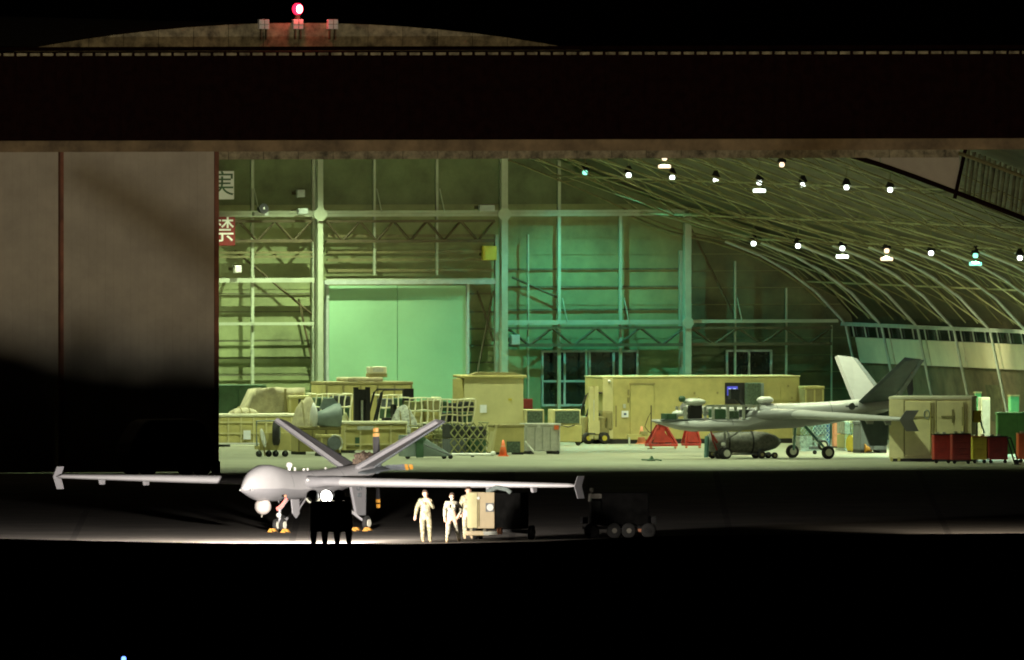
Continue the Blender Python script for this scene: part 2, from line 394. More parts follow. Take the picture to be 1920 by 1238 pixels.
# right side wall: rail, dark strip window, cream panels, brown cladding
def lean(z): return 34.85 + (4.45 - z) * .2
def strip(name, z0, z1, off, m, v0=V0, v1=75.6, parent=hangar):
    return obj(name, MB().prism([(lean(z0) + off, v0, z0), (lean(z1) + off, v0, z1), (lean(z1) + off + .08, v0, z1), (lean(z0) + off + .08, v0, z0)], (0, v1 - v0, 0)), m, parent)
obj('wall_rail', MB().box(ULIM - .05, ULIM + .12, V0, 75.5, 4.34, 4.48), 'frame_pale', hangar)
sw = strip('window', 3.92, 4.34, .25, 'glass_dark')
mb = MB()
for b in range(NB * 3):
    v = 75 - b * 4.87 / 3
    if v > V0 + .2: mb.tube([(lean(4.34) + .2, v, 4.34), (lean(3.92) + .2, v, 3.92)], .03, 4)
obj('mullion', mb, 'frame_pale', sw)
for b in range(NB - 1): strip('cream_panel', 2.93, 3.9, .2, 'cream', 75 - (b + 1) * 4.87 + .06, 75 - b * 4.87 - .06)
strip('side_cladding', 0, 2.9, .32, 'side_brown')
for b in range(NB - 1):
    v = 75 - b * 4.87; strip('dark_bay', .9, 2.3, .28, 'wall_dark', v - 3.4, v - 1.6) if b % 3 == 0 else None
# front gable above and beside the opening
mb = MB(); n = 60; ua, ub = 2 * UC - 33, 33
top = [(ua + (ub - ua) * k / n) for k in range(n + 1)]
for u0, u1 in zip(top, top[1:]):
    if u0 > 17.2: break
    b0 = 11.5; mb.prism([(u0, V0 - .2, b0), (u1 - .02, V0 - .2, b0), (u1 - .02, V0 - .2, skin(u1) + .2), (u0, V0 - .2, skin(u0) + .2)], (0, .2, 0))
obj('front_gable', mb, 'gable_panel', hangar)
# curtain of grey panels hung under the roof near the front, its lower edge following the arch
VC = 12.0
def cur(u): return 11.74 - (u - 16.2) * .371 + (.04 * (u - 19.7) ** 2 if u < 19.7 else 0) * -.3
for u0, u1 in ((13.5, 17.65), (17.7, 20.75)):
    n = 6; lo = [(u0 + (u1 - u0) * k / n) for k in range(n + 1)]
    obj('curtain_panel', MB().prism([(u, VC, cur(u)) for u in lo] + [(u, VC, zi(u) + .9) for u in lo[::-1]], (0, .1, 0)), 'door_paint', hangar)
obj('curtain_edge', MB().tube([(u, VC - .1, cur(u)) for u in [13 + k for k in range(18)]], .10, 6), 'header_dark', hangar)
mb = MB()
for k in range(34):
    u = 20.95 + k * .2; mb.tube([(u + .25, VC + .3, zi(u) + .8), (u, VC + .1 + .1 * (k % 3), cur(u) + .05)], .045 + .02 * (k % 2), 4)
obj('side_lattice', mb, 'wall_dark', hangar)
obj('front_rib', MB().tube([(u, V0 + .6, zi(u) - .1) for u in [12 + k for k in range(23)]], .07, 4), 'rib_paint', hangar)
obj('front_post', MB().tube([(UV(1813, 290, 11.6)[0], 11.6, 12.0), (UV(1790, 390, 11.6)[0], 11.6, 9.9)], .07, 4), 'header_dark', hangar)
# header box over the doors
VHd = -2.0
_, zt = UV(960, 97, VHd); _, zb = UV(960, 262, VHd); _, zl = UV(960, 283, -.5)
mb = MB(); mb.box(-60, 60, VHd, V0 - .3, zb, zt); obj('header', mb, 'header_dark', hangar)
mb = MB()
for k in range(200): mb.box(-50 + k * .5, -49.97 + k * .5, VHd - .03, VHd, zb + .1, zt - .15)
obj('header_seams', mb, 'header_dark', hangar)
mb = MB()
for k in range(240): mb.box(-60 + k * .5, -59.62 + k * .5, VHd - .06, VHd - .005, zt - .12, zt - .02)
obj('eaves_strip', mb, 'gable_panel', hangar)
obj('roof_upstand', MB().box(-60, 60, V0 - .5, V0 - .3, zt + .01, zt + .16), 'header_dark', hangar)
obj('door_rail', MB().box(-60, 60, -.5, .2, zl, zb - .01), 'brown_beam', hangar)
# front sliding doors, left: two leaves and the rusty edges
_, _z = UV(960, 283, 0)
def fdoor(px0, px1, v):
    u0, _ = UV(px0, 500, v); u1, _ = UV(px1, 500, v); mb = MB(); k = 0; x = u0
    while x < u1 - .01:
        mb.box(x, min(x + .29, u1), v, v + .2, .05, zl - .01); mb.box(min(x + .29, u1), min(x + .32, u1 + .001), v + .015, v + .2, .05, zl - .01) if x + .29 < u1 else None
        x += .32
    return mb
fd = obj('front_door', fdoor(119, 403, .25), 'door_paint', hangar)
obj('front_door', fdoor(-8, 113, .6), 'door_paint', hangar); obj('front_door', fdoor(-420, -14, .95), 'door_paint', hangar)
for a, b, v in ((113.5, 119.5, .2), (403, 410.5, .15), (-14, -6, .4)):
    bar('door_edge', a, b, 284, 889, v, .3, 'rust_trim')
bar('door_foot', 404, 413, 865, 890, .1, .5, 'dark_paint')
# wall fittings
def wallbox(name, label, cat, x0, x1, y0, y1, m, v=74.7, th=.25, face=None):
    u0, z1 = UV(x0, y0, v); u1, z0 = UV(x1, y1, v); t = thing(name, label, cat, hw((u0 + u1) / 2, v, z0), A)
    w_, h = (u1 - u0) / 2, z1 - z0
    obj('body', MB().box(-w_, w_, 0, th, 0, h), m, t, bevel=.02)
    obj('cover', MB().box(-w_ * .8, w_ * .8, -.03, -.002, h * .1, h * .9), face or m, t)
    obj('bracket', MB().box(-w_ * .3, w_ * .3, th + .002, 76 - v, h * .3, h * .7), 'truss_brown', t)
    return t
wallbox('wall_box', 'yellow-green box mounted high beside the middle column', 'box', 906, 932, 461, 488, 'yellow')
wallbox('wall_box', 'small pale box high on the wall near the left column, under the roof', 'box', 558, 572, 356, 370, 'frame_pale')
wallbox('wall_box', 'flat pale box sitting on the upper girder at left of the left column', 'box', 560, 578, 391, 402, 'frame_pale', 74.4)
wallbox('wall_box', 'flat pale box sitting on the upper girder at left of the middle column', 'box', 900, 928, 384, 396, 'frame_pale', 74.4)
wallbox('wall_box', 'small white box on the wall below the red sign', 'box', 440, 453, 498, 512, 'white')
wallbox('notice_plate', 'pale plate on the truss above the window, right of the middle column', 'plate', 958, 975, 628, 647, 'frame_pale')
wallbox('hydrant_box', 'red box low on the wall, behind the air units', 'box', 978, 999, 748, 767, 'red', face='red_dull')
t = thing('wall_lamp', 'dark round floodlight on the upper girder near the signs', 'lamp', hw(*UV(488, 399, 74.4)[:1], 74.4, UV(488, 399, 74.4)[1]), A)
obj('housing', MB().tube([(0, 0, .12), (.05, -.35, .16)], .13, 12, r1=.2), 'black', t); obj('lens', MB().ball((.05, -.36, .16), .05, 8), 'white', t)
obj('mount', MB().box(-.25, .3, -.06, .3, -.12, .04), 'frame_pale', t)
# signs
def sign(name, label, x0, x1, y0, y1, m, ch, tm):
    v = 74.3; u0, z1 = UV(x0, y0, v); u1, z0 = UV(x1, y1, v); wd, h = u1 - u0, z1 - z0
    t = thing(name, label, 'sign', hw((u0 + u1) / 2, v, (z0 + z1) / 2), A)
    obj('panel', MB().box(-wd / 2, wd / 2, 0, .05, -h / 2, h / 2), m, t, bevel=.02)
    obj('hanger', MB().box(-wd * .3, wd * .3, .052, 1.6, -.05, .05), 'truss_brown', t)
    text('lettering', ch, h * .92, tm, t, (wd * .02, -.012, 0), (R(90), 0, 0))
sign('wall_sign', 'white sign with a dark green Japanese character, half hidden by the front door edge', 392, 439, 321, 374, 'label_white', '実', 'dark_green')
sign('wall_sign', 'red sign with a white Japanese character, half hidden by the front door edge', 390, 441, 407, 461, 'sign_red', '禁', 'white')
# roof-top boxes and the red beacon
def roofbox(px, label, cube_m):
    u, _ = UV(px, 46, V0); z0 = skin(u) - .4; t = thing('roof_light_box', label, 'light box', hw(u, V0 - .3, z0), A, 'white boxes along the roof crown')
    zc = UV(px, 46, V0)[1] - z0
    for s in (-1, 1): obj('leg', MB().box(s * .1 - .02, s * .1 + .02, -.1, .1, 0, zc - .17), 'truss_brown', t)
    obj('housing', MB().box(-.19, .19, -.12, .12, zc - .17, zc + .19), cube_m, t, bevel=.02)
    obj('cross_bar', MB().box(-.19, .19, -.14, -.122, zc - .0, zc + .015), 'truss_brown', t); obj('cross_bar', MB().box(-.008, .008, -.16, -.142, zc - .16, zc + .18), 'truss_brown', t)
    return t
roofbox(490, 'white box on the roof crown, leftmost of the three', 'white'); roofbox(554, 'white box on the roof crown directly under the red beacon', 'white'); roofbox(619, 'white box on the roof crown, right of the red beacon, tinted red', 'white')
u, z = UV(554, 17, V0); t = thing('obstruction_beacon', 'glowing red warning beacon on top of the hangar roof', 'beacon', hw(u, V0 - .3, z - .38), A)
obj('base', MB().tube([(0, 0, 0), (0, 0, .17)], .1, 10), 'truss_brown', t)
obj('lens', MB().ball((0, 0, .38), .205, 16, (1, 1, 1.1)), 'beacon_red', t, smooth=True)
obj('filament', MB().ball((.02, -.17, .38), .13, 12, (.9, .9, 1.3)), 'beacon_core', t, smooth=True)
lamp('POINT', 'beacon_light', (0, -.35, .45), 55, (1, .04, .05), .1, parent=t)
# high-bay lamps
LG = 'high bay lamps hanging from the hangar ceiling'
def hbay(u, v, z, kind, label, wide=False, spot=True, power=1500, cone=118):
    t = thing('ceiling_lamp', label, 'lamp', hw(u, v, z), A, LG)
    obj('bulb', MB().ball((0, 0, 0), .108, 10), {'w': 'lamp_white', 'o': 'lamp_warm', 't': 'lamp_teal'}[kind], t, smooth=True)
    obj('reflector', MB().tube([(0, 0, .10), (0, 0, .36)], .19, 12, r1=.07), 'dark_paint', t)
    obj('rod', MB().tube([(0, 0, .36), (0, 0, max(.5, skin(u) - .1 - z))], .02, 4), 'rib_paint', t)
    if wide:
        obj('flood_tube', MB().tube([(-.23, 0, -.31), (.23, 0, -.31)], .065, 8), {'w': 'lamp_white', 'o': 'lamp_warm', 't': 'lamp_teal'}[kind], t, smooth=True)
        obj('bracket', MB().tube([(0, .1, .1), (0, .1, -.32)], .01, 4), 'black', t)
    col = {'w': (.84, 1, .61), 'o': (.95, .88, .48), 't': (.13, 1, .80)}[kind]
    if spot: lamp('SPOT', 'lamp_light', (0, 0, -.16), power * 1.65, col, .03, cone, .75, parent=t)
    return t
ORD = ['nearest the back wall', 'second from the back wall', 'third from the back wall', 'fourth from the back wall', 'fifth from the back wall', 'sixth from the back wall', 'seventh from the back wall', 'eighth from the back wall']
k1 = 'twwwwwww'; w1 = {4}
for i in range(8):
    u, z = UV(1097 + 81.7 * i, 324 + 4.6 * i, 71 - 6 * i)
    hbay(u, 71 - 6 * i, z, k1[i], ('teal' if k1[i] == 't' else 'white') + ' lamp, upper row under the arch, ' + ORD[i] + (', flood bar below' if i in w1 else ''), i in w1, power=1500 if k1[i] == 't' else 1400, cone=152 if k1[i] == 't' else 118)
k2 = 'wwwowtw'; w2 = {2, 3, 5}
for i in range(7):
    u, z = UV(1413 + 83.2 * i, 457 + 4.5 * i, 71 - 6 * i)
    hbay(u, 71 - 6 * i, z, k2[i], {'t': 'teal', 'w': 'white', 'o': 'orange-white'}[k2[i]] + ' lamp, lower row by the side wall, ' + ORD[i] + (', flood bar below' if i in w2 else ''), i in w2, power=450 if i < 3 else 2400, cone=118 if i < 2 else 150)
for px, py, v, wd, lb in ((1031, 284, 62, False, 'small warm lamp close under the door lintel, leftmost lamp in view'), (1246, 297, 47, True, 'warm lamp with a broad flood bar below, close under the lintel'), (1466, 309, 35, False, 'small warm lamp under the lintel, right of the lamp with the flood bar')):
    u, z = UV(px, py, v); hbay(u, v, z, 'o', lb, wd)
# rows towards the crown of the arch, above the line of the lintel
for u in (13, 3, -8, -20):
    for v in ((70, 56, 42, 28, 16) if u > -15 else (64, 40)):
        hbay(u, v, zi(u) - .4, 'w', 'white lamp high under the roof behind the lintel, ' + {13: 'right of the crown', 3: 'near the crown', -8: 'left of the crown', -20: 'far left'}[u] + {70: ', back end', 64: ', back end', 56: ', towards the back', 42: ', middle', 40: ', middle', 28: ', towards the front', 16: ', front end'}[v], power=(6500 if u > 0 else 4500) if v > 60 else (3300 if v > 35 or u < 10 else 4200), cone=110)
# blue edge light on the bank
Yb = 1338; zb_ = H - (1236 - YH) * Yb / F
t = thing('edge_light', 'small blue edge light glowing in the black foreground, bottom left', 'light', ((232 - 960) / F * Yb, Yb - Y00, zb_ - .12))
obj('stem', MB().tube([(0, 0, -.6), (0, 0, .05)], .02, 6), 'black', t); obj('globe', MB().ball((0, 0, .12), .06, 10, (1, 1, 1.3)), 'blue_lamp', t, smooth=True)
# ---------------------------------------------------------------- aircraft
def drone(label, loc, th, open_bay=False):
    t = thing('unmanned_aircraft', label, 'drone aircraft', loc, R(-90 - th))
    # fuselage: forward is +x, nose tip at x=0
    S = [(0, .02, 1.48, 1.42), (-.12, .08, 1.58, 1.38), (-.35, .19, 1.79, 1.31), (-.7, .33, 2.03, 1.21), (-1.1, .45, 2.20, 1.11), (-1.6, .55, 2.31, 1.04), (-2.1, .56, 2.31, 1.04), (-2.6, .54, 2.25, 1.04), (-3.1, .51, 2.16, 1.05),
         (-3.7, .48, 2.09, 1.06), (-4.5, .46, 2.07, 1.10), (-6, .46, 2.08, 1.16), (-7.5, .46, 2.14, 1.32), (-8.6, .47, 2.22, 1.5), (-9.5, .44, 2.27, 1.7), (-10.1, .30, 2.26, 1.9), (-10.3, .22, 2.22, 1.96)]
    if open_bay: S = [(x, w_, (zt if x < -4.4 else 1.50 + (-x) * .02), zb_) for x, w_, zt, zb_ in S]
    def ring(x, w_, zt, zb_, lo, hi, n=14):
        zc = zb_ + (zt - zb_) * .36; r = []
        for k in range(n + 1):
            a = lo + (hi - lo) * k / n; c, s_ = math.cos(a), math.sin(a)
            e = .85 if s_ > 0 else 1.15
            y = w_ * math.copysign(abs(c) ** e, c); zz = zc + (zt - zc if s_ > 0 else zc - zb_) * math.copysign(abs(s_) ** (1 if s_ > 0 else 1.25), s_)
            r.append((x, y, zz))
        return r
    mb = MB(); mb.loft([ring(*s, 0, math.pi) for s in S], cap=False, close=False); up = obj('upper_fuselage', mb, 'gray_lit', t, True)
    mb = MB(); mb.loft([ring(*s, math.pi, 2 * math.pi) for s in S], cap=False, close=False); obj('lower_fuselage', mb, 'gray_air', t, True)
    e = S[-1]; obj('tail_cone', MB().loft([ring(*e, 0, 2 * math.pi, 20)[:-1], ring(-10.5, .12, 2.16, 2.0, 0, 2 * math.pi, 20)[:-1]]), 'gray_dark', t)
    for x in (-3.1, -5.0, -7.2):
        i = max(k for k in range(len(S)) if S[k][0] >= x); p, q = S[i], S[min(i + 1, len(S) - 1)]; f = (x - p[0]) / (q[0] - p[0]); s_ = [p[j] + (q[j] - p[j]) * f for j in (1, 2, 3)]
        obj('panel_seam', MB().loft([ring(x, s_[0] * 1.006, s_[1] + .004, s_[2] - .002, .1, math.pi - .1), ring(x - .022, s_[0] * 1.006, s_[1] + .004, s_[2] - .002, .1, math.pi - .1)], cap=False, close=False), 'gray_dark', t)
    # wing
    def foil(y, x0, ch, th_, z): return [(x0 - ch * f, y, z - .03 - .0095 * y + th_ * g) for f, g in ((0, 0), (.04, .35), (.2, .58), (.45, .5), (1, .02), (.5, -.35), (.15, -.42), (.03, -.25))]
    for s in (-1, 1):
        wr = [foil(0, -5.05, 1.9, .30, 1.72), foil(s * .5, -5.1, 1.85, .35, 1.70), foil(s * 2.2, -5.3, 1.5, .31, 1.69), foil(s * 6, -5.5, 1.1, .25, 1.70), foil(s * 9.7, -5.65, .75, .15, 1.72), foil(s * 10.0, -5.75, .6, .05, 1.72)]
        wg = obj('wing', MB().loft(wr), 'gray_lit', t, True)
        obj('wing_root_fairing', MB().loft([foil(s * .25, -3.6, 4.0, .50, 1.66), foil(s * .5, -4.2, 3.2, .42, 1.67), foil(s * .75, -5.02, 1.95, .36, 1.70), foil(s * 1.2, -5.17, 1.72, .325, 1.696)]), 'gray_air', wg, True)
        mb = MB(); wz = 1.69 - .095 * s
        for dz, lean_ in ((.34, .0), (-.44, .0)):
            mb.loft([[(-5.62, s * 10.0, wz), (-6.17, s * 10.0, wz), (-6.17, s * 10.03, wz), (-5.62, s * 10.03, wz)],
                     [(-5.90, s * (10.0 + lean_), wz + dz), (-6.42, s * (10.0 + lean_), wz + dz), (-6.42, s * (10.02 + lean_), wz + dz), (-5.90, s * (10.02 + lean_), wz + dz)]])
        obj('winglet', mb, 'gray_air', wg)
        for y in (8.3, 6.6):
            obj('pylon', MB().prism([(-5.75, s * y - .05, 1.64 - .0095 * s * y), (-6.12, s * y - .05, 1.64 - .0095 * s * y), (-6.08, s * y - .05, 1.44 - .0095 * s * y), (-5.85, s * y - .05, 1.44 - .0095 * s * y)], (0, .10, 0)), 'gray_air', wg)
        # canted tail
        def tf(f, ch): y = s * (.28 + 2.82 * f); z = 2.12 + 1.62 * f; x = -8.35 - .55 * f; return [(x, y, z), (x - .1, y - s * .05, z + .075), (x - ch, y, z), (x - .1, y + s * .05, z - .075)]
        tl = obj('tail_fin', MB().loft([tf(0, 1.35), tf(1, .75)]), 'fin_shade' if open_bay and s > 0 else 'tailfin', t)
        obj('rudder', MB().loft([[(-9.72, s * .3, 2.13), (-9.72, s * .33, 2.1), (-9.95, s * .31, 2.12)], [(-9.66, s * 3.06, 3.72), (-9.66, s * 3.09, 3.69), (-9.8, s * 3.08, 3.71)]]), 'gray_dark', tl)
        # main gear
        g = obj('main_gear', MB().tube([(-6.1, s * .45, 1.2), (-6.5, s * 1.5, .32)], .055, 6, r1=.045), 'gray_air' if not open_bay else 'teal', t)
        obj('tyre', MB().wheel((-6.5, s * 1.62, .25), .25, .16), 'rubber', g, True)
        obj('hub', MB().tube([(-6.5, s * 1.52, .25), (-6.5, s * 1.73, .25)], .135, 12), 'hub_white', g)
    fn = obj('ventral_fin', MB().prism([(-8.45, -.05, 1.62), (-9.7, -.05, 1.8), (-9.65, -.05, .46), (-8.95, -.05, .46)], (0, .10, 0)), 'fin_shade' if open_bay else 'gray_air', t, bevel=.02)
    # propeller (four blades, at rest)
    hub = obj('spinner', MB().loft([[(-10.5 - d, r * math.cos(a * math.pi / 6), 2.08 + r * math.sin(a * math.pi / 6)) for a in range(12)] for d, r in ((0, .2), (.15, .2), (.3, .12), (.4, .03))]), 'gray_dark', t, True)
    for k in range(4):
        a = R(90 * k + 2); dy, dz = math.cos(a), math.sin(a)
        def st(f, ch, tw):
            cy, cz = f * dy, 2.08 + f * dz; px_, pz_ = -dz * math.cos(tw) * ch, dy * math.cos(tw) * ch; sx = math.sin(tw) * ch
            return [(-10.62 + sx, cy + px_, cz + pz_), (-10.60, cy, cz), (-10.62 - sx, cy - px_, cz - pz_), (-10.65, cy, cz)]
        bl = obj('propeller_blade', MB().loft([st(.12, .05, 1.1), st(.45, .13, .8), st(1.0, .115, .45), st(1.08, .11, .42)]), 'black' if k % 2 else 'gray_dark', hub)
        obj('blade_tip', MB().loft([st(1.085, .115, .42), st(1.2, .105, .38)]), 'amber', bl); obj('blade_tip', MB().loft([st(1.25, .10, .36), st(1.38, .085, .33)]), 'amber', bl)
    # nose gear
    ng = obj('nose_gear', MB().tube([(-3.0, 0, 1.1), (-3.0, 0, .25)], .05, 8).tube([(-3.0, 0, .7), (-3.7, 0, 1.1)], .03, 6), 'gray_air', t)
    for s in (-1, 1):
        obj('tyre', MB().wheel((-3.0, s * .13, .22), .22, .12), 'rubber', ng, True); obj('hub', MB().tube([(-3.0, s * .06, .22), (-3.0, s * .21, .22)], .13, 12), 'hub_white', ng)
    obj('landing_lamp', MB().ball((-2.93, .0, .56), .09, 10), 'white', ng, True)
    if not open_bay:
        obj('gear_door', MB().prism([(-3.25, .30, 1.1), (-3.85, .30, 1.1), (-3.8, .33, .60), (-3.55, .34, .45), (-3.3, .33, .62)], (0, .04, 0)), 'gray_air', t)
        obj('gear_door_strut', MB().tube([(-3.9, .3, .75), (-4.7, .2, 1.15)], .03, 5), 'gray_air', t)
        obj('sensor_turret', MB().ball((-1.7, 0, .88), .29, 18), 'turret', t, True); obj('turret_probe', MB().tube([(-1.75, -.05, .66), (-1.8, -.1, .5)], .05, 6, r1=.02), 'warm_gray', t)
        tr = obj('antenna_ball', MB().ball((-3.75, 0, 2.27), .115, 12), 'white', t, True); obj('antenna_stem', MB().tube([(-3.75, 0, 2.05), (-3.75, 0, 2.2)], .05, 8), 'white', tr)
        for x, h in ((-4.2, .12), (-4.9, .05), (-5.2, .05), (-6.6, .05), (-8.0, .05)): obj('blade_antenna', MB().box(x - .04, x + .04, -.02, .02, 2.03, 2.12 + h * .6), 'white', t)
        obj('nose_probe', MB().tube([(-.1, .06, 1.47), (.18, .06, 1.47)], .035, 6).tube([(-.3, .3, 1.47), (-.02, .4, 1.47)], .03, 6), 'gray_lit', t)
        obj('air_scoop', MB().ball((-4.25, .47, 1.76), .06, 8, (1.4, .7, 1)), 'white', t, True)
        en = obj('engine', MB().box(-10.2, -9.2, -.26, .26, 2.2, 2.42), 'engine', t, bevel=.03)
        mb = MB()
        for i in range(9):
            mb.at(Matrix.Translation((-9.25 - .1 * i, random.uniform(-.2, .2), 2.5)) @ Matrix.Rotation(random.random() * 3, 4, 'X')).box(-.07, .07, -.1, .1, -.09, .09)
        mb.at(Matrix.Identity(4)).tube([(-9.2, .2, 2.45), (-9.6, .22, 2.62), (-10, .15, 2.45)], .05, 6).tube([(-9.3, -.2, 2.5), (-9.8, -.1, 2.66), (-10.1, -.2, 2.45)], .04, 6)
        obj('engine_pipes', mb, 'engine', en)
        # open cowl shoulders under the tail
        obj('engine_cowl', MB().prism([(-8.2, .46, 1.93), (-10.2, .42, 2.1), (-10.2, .66, 2.0), (-8.6, .6, 1.9)], (0, 0, .05)), 'gray_dark', t)
        text('tail_code', 'CH', .30, 'gray_dark', fn, (-9.1, .062, 1.42), (R(90), 0, R(180))); text('tail_number', '083', .22, 'gray_dark', fn, (-9.12, .062, 1.16), (R(90), 0, R(180)))
    else:
        # nose cover taken off: dish, brackets, electronics
        obj('bay_floor', MB().box(-4.3, -.3, -.36, .36, 1.44, 1.50), 'gray_dark', t)
        d = obj('dish_antenna', MB().ball((-1.75, 0, 2.14), .36, 16, (1.25, 1, .42)), 'silver', t, True)
        obj('dish_mount', MB().box(-2.0, -1.55, -.15, .15, 1.5, 2.05), 'black', d); obj('dish_shroud', MB().ball((-1.15, 0, 1.72), .26, 12, (1.2, 1, .5)), 'white', t, True)
        obj('camera_head', MB().ball((-1.2, .1, 2.26), .14, 10), 'dark_green', t)
        mb = MB()
        for x in (-1.2, -2.35, -2.95, -3.6, -4.2): mb.box(x - .05, x + .05, -.40, -.34, 1.5, 1.98).box(x - .05, x + .05, .34, .40, 1.5, 1.98)
        obj('bay_posts', mb, 'silver', t)
        for s in (-1, 1): obj('bay_rail', MB().box(-4.3, -2.4, s * .37 - .03, s * .37 + .03, 1.95, 2.03), 'silver', t)
        for x0, x1, z1, m_ in ((-2.9, -2.45, 1.88, 'dark_green'), (-3.45, -3.05, 1.8, 'grille'), (-.9, -.5, 1.72, 'dark_green'), (-4.2, -3.7, 1.85, 'box_dark')): obj('avionics_box', MB().box(x0, x1, -.3, .3, 1.5, z1), m_, t, bevel=.02)
        obj('work_lamp', MB().box(-3.55, -3.2, -.15, .1, 2.25, 2.62).tube([(-3.4, 0, 2.3), (-3.9, 0, 1.9)], .06, 6), 'box_dark', t)
        obj('top_radome', MB().ball((-4.65, 0, 2.2), .27, 12, (1.25, 1, .55)), 'white', t, True)
        obj('roundel', MB().tube([(-8.0, .46, 1.95), (-8.0, .49, 1.95)], .13, 16), 'gray_dark', t); obj('roundel_bar', MB().box(-8.25, -7.75, .455, .47, 1.92, 1.98), 'gray_dark', t)
    return t
pN = G(452, 999); d1 = drone('grey unmanned aircraft on the dark apron, nose towards the left, brightly lit by floodlights', pN, 26)
pN2 = G(1222, 862); d2 = drone('grey unmanned aircraft inside the hangar with its nose cover removed, resting above red stands', pN2, 66, True)

# ---------------------------------------------------------------- apron equipment
def chock(px, py, label):
    t = thing('wheel_chock', label, 'chock', G(px, py), R(-20), 'yellow chocks at the wheels of the outdoor aircraft'); w_ = .17
    obj('body', MB().prism([(-w_, -.08, 0), (w_, -.08, 0), (w_ * .4, -.08, .13), (-w_ * .4, -.08, .13)], (0, .16, 0)), 'amber', t); obj('rope', MB().tube([(0, -.1, .08), (.1, -.22, .02), (.25, -.2, .02)], .012, 5), 'black', t); return t
chock(511, 998, 'yellow chock just left of the nose wheel'); chock(535, 999, 'yellow chock just right of the nose wheel')
chock(667, 996, 'yellow chock left of the far right main wheel'); chock(689, 996, 'yellow chock right of the main wheel, beside the black light cart')
t = thing('warning_streamer', 'red streamer tag hanging by the nose gear of the outdoor aircraft', 'streamer', G(536, 998, 0) + Vector((0, -.3, 1.2)), 0)
obj('ribbon', MB().prism([(0, 0, 0), (.06, 0, -.05), (-.1, 0, -.34), (-.3, 0, -.46), (-.34, 0, -.36), (-.18, 0, -.24)], (0, .02, 0)), 'pink_red', t); obj('clip', MB().ball((-.02, 0, .05), .05, 8), 'orange_pale', t)
# floodlight cart
t = thing('light_cart', 'black floodlight cart with round lamps on top, standing in silhouette before the aircraft', 'light cart', G(620, 1021.5), 0)
obj('body', MB().prism([(-.70, -.35, .50), (-.66, -.35, .42), (-.2, -.35, .46), (.2, -.35, .42), (.68, -.35, .46), (.76, -.35, .6), (.70, -.35, 1.42), (.62, -.35, 1.5), (-.66, -.35, 1.48), (-.70, -.35, 1.40)], (0, .7, 0)), 'dark_paint', t, bevel=.04)
obj('canopy', MB().box(.05, .68, -.3, .3, 1.5, 1.62), 'dark_paint', t, bevel=.03)
for x in (-.58, -.20, .22, .62):
    obj('leg', MB().tube([(x, -.2, .5), (x, -.2, .24), (x, -.2, .0)], .14, 8, r1=.075), 'black', t); obj('leg', MB().tube([(x, .25, .5), (x, .25, .24), (x, .25, .0)], .12, 8, r1=.07), 'black', t)
for x, rz, glow in ((-.60, 5, 0), (.27, -8, 0), (-.10, 158, 1)):
    m_ = Matrix.Translation((x, -.1 if not glow else .12, 1.66)) @ Matrix.Rotation(R(rz), 4, 'Z') @ Matrix.Rotation(R(-8), 4, 'X')
    h_ = obj('lamp_head', MB().at(m_).loft([[(r * math.cos(2 * math.pi * k / 18), d, r * math.sin(2 * math.pi * k / 18)) for k in range(18)] for r, d in ((.0005, -.165), (.06, -.16), (.15, -.12), (.215, .02), (.225, .12), (.20, .12), (.13, -.08))], cap=False), 'black', t, True)
    obj('lamp_bowl', MB().at(m_).loft([[(r * math.cos(2 * math.pi * k / 18), d, r * math.sin(2 * math.pi * k / 18)) for k in range(18)] for r, d in ((.205, .125), (.19, .11), (.02, .09))]), 'flood_glow', h_)
    obj('rim', MB().at(m_ @ Matrix.Translation((0, 0, -.02))).tube([(.24 * math.cos(a), -.05, -.23 * abs(math.sin(a))) for a in [.35 + (math.pi - .7) * k / 10 for k in range(11)]], .03, 5), 'rim_glow', h_)
    obj('yoke', MB().tube([(x, 0, 1.45), (x, 0, 1.6)], .04, 6), 'black', t)
CL = G(620, 1021.5)
lamp('SPOT', 'flood_light', CL + Vector((.22, .45, 1.68)), 92000, (1, .90, .80), .18, 100, .5, (-.46, 1, -.10))
lamp('SPOT', 'flood_light', CL + Vector((.27, .45, 1.68)), 6500, (1, .90, .76), .18, 120, .6, (.6, 1, -.12))
t = thing('added_mast', 'added floodlight mast, unseen beyond the right edge, to brighten the right of the apron', 'light mast', (21.5, 6, 0))  # mast and its spot are added to light the right of the apron
obj('pole', MB().tube([(0, 0, 0), (0, 0, 5.0)], .06, 8, r1=.04), 'gray_dark', t); obj('foot', MB().box(-.4, .4, -.4, .4, 0, .08), 'black', t); obj('head', MB().box(-.25, .25, -.12, .1, 4.9, 5.2), 'black', t); obj('lens', MB().box(-.2, .2, .101, .11, 4.95, 5.15), 'flood_glow', t)
lamp('SPOT', 'added_mast_light', (0, .2, 5.02), 30000, (1, .86, .68), .15, 60, .6, (-.22, 1, -.70), parent=t)
# tan power cart with a lit face
def castor_set(t, w_, d_, r=.12, m='rubber', hub=True):
    for x in (-w_, w_):
        for y in (-d_, d_):
            q = obj('wheel', MB().wheel((x, y, r), r, .09, (0, 1, 0)), m, t, True)
            if hub: obj('hub', MB().tube([(x, y - .06, r), (x, y + .06, r)], r * .5, 10), 'hub_white', q)
p = G(906, 1012); t = thing('power_cart', 'tan power cart with a round gauge on its lit end panel and a side coloured black for shade', 'power cart', p, R(-14))
obj('end_panel', MB().box(-.50, .40, -.02, .06, .38, 1.62), 'cart_tan', t, bevel=.02); obj('door_post', MB().box(-.54, -.20, -.07, -.024, .40, 1.60), 'tan_light', t)
obj('body', MB().box(-.48, 1.3, .07, 1.2, .36, 1.6), 'matte_black', t, bevel=.03); obj('panel_slot', MB().box(-.17, -.12, -.045, -.03, .45, 1.35), 'tan_dark', t)  # unlit side of the cart; its shade put into a black colour
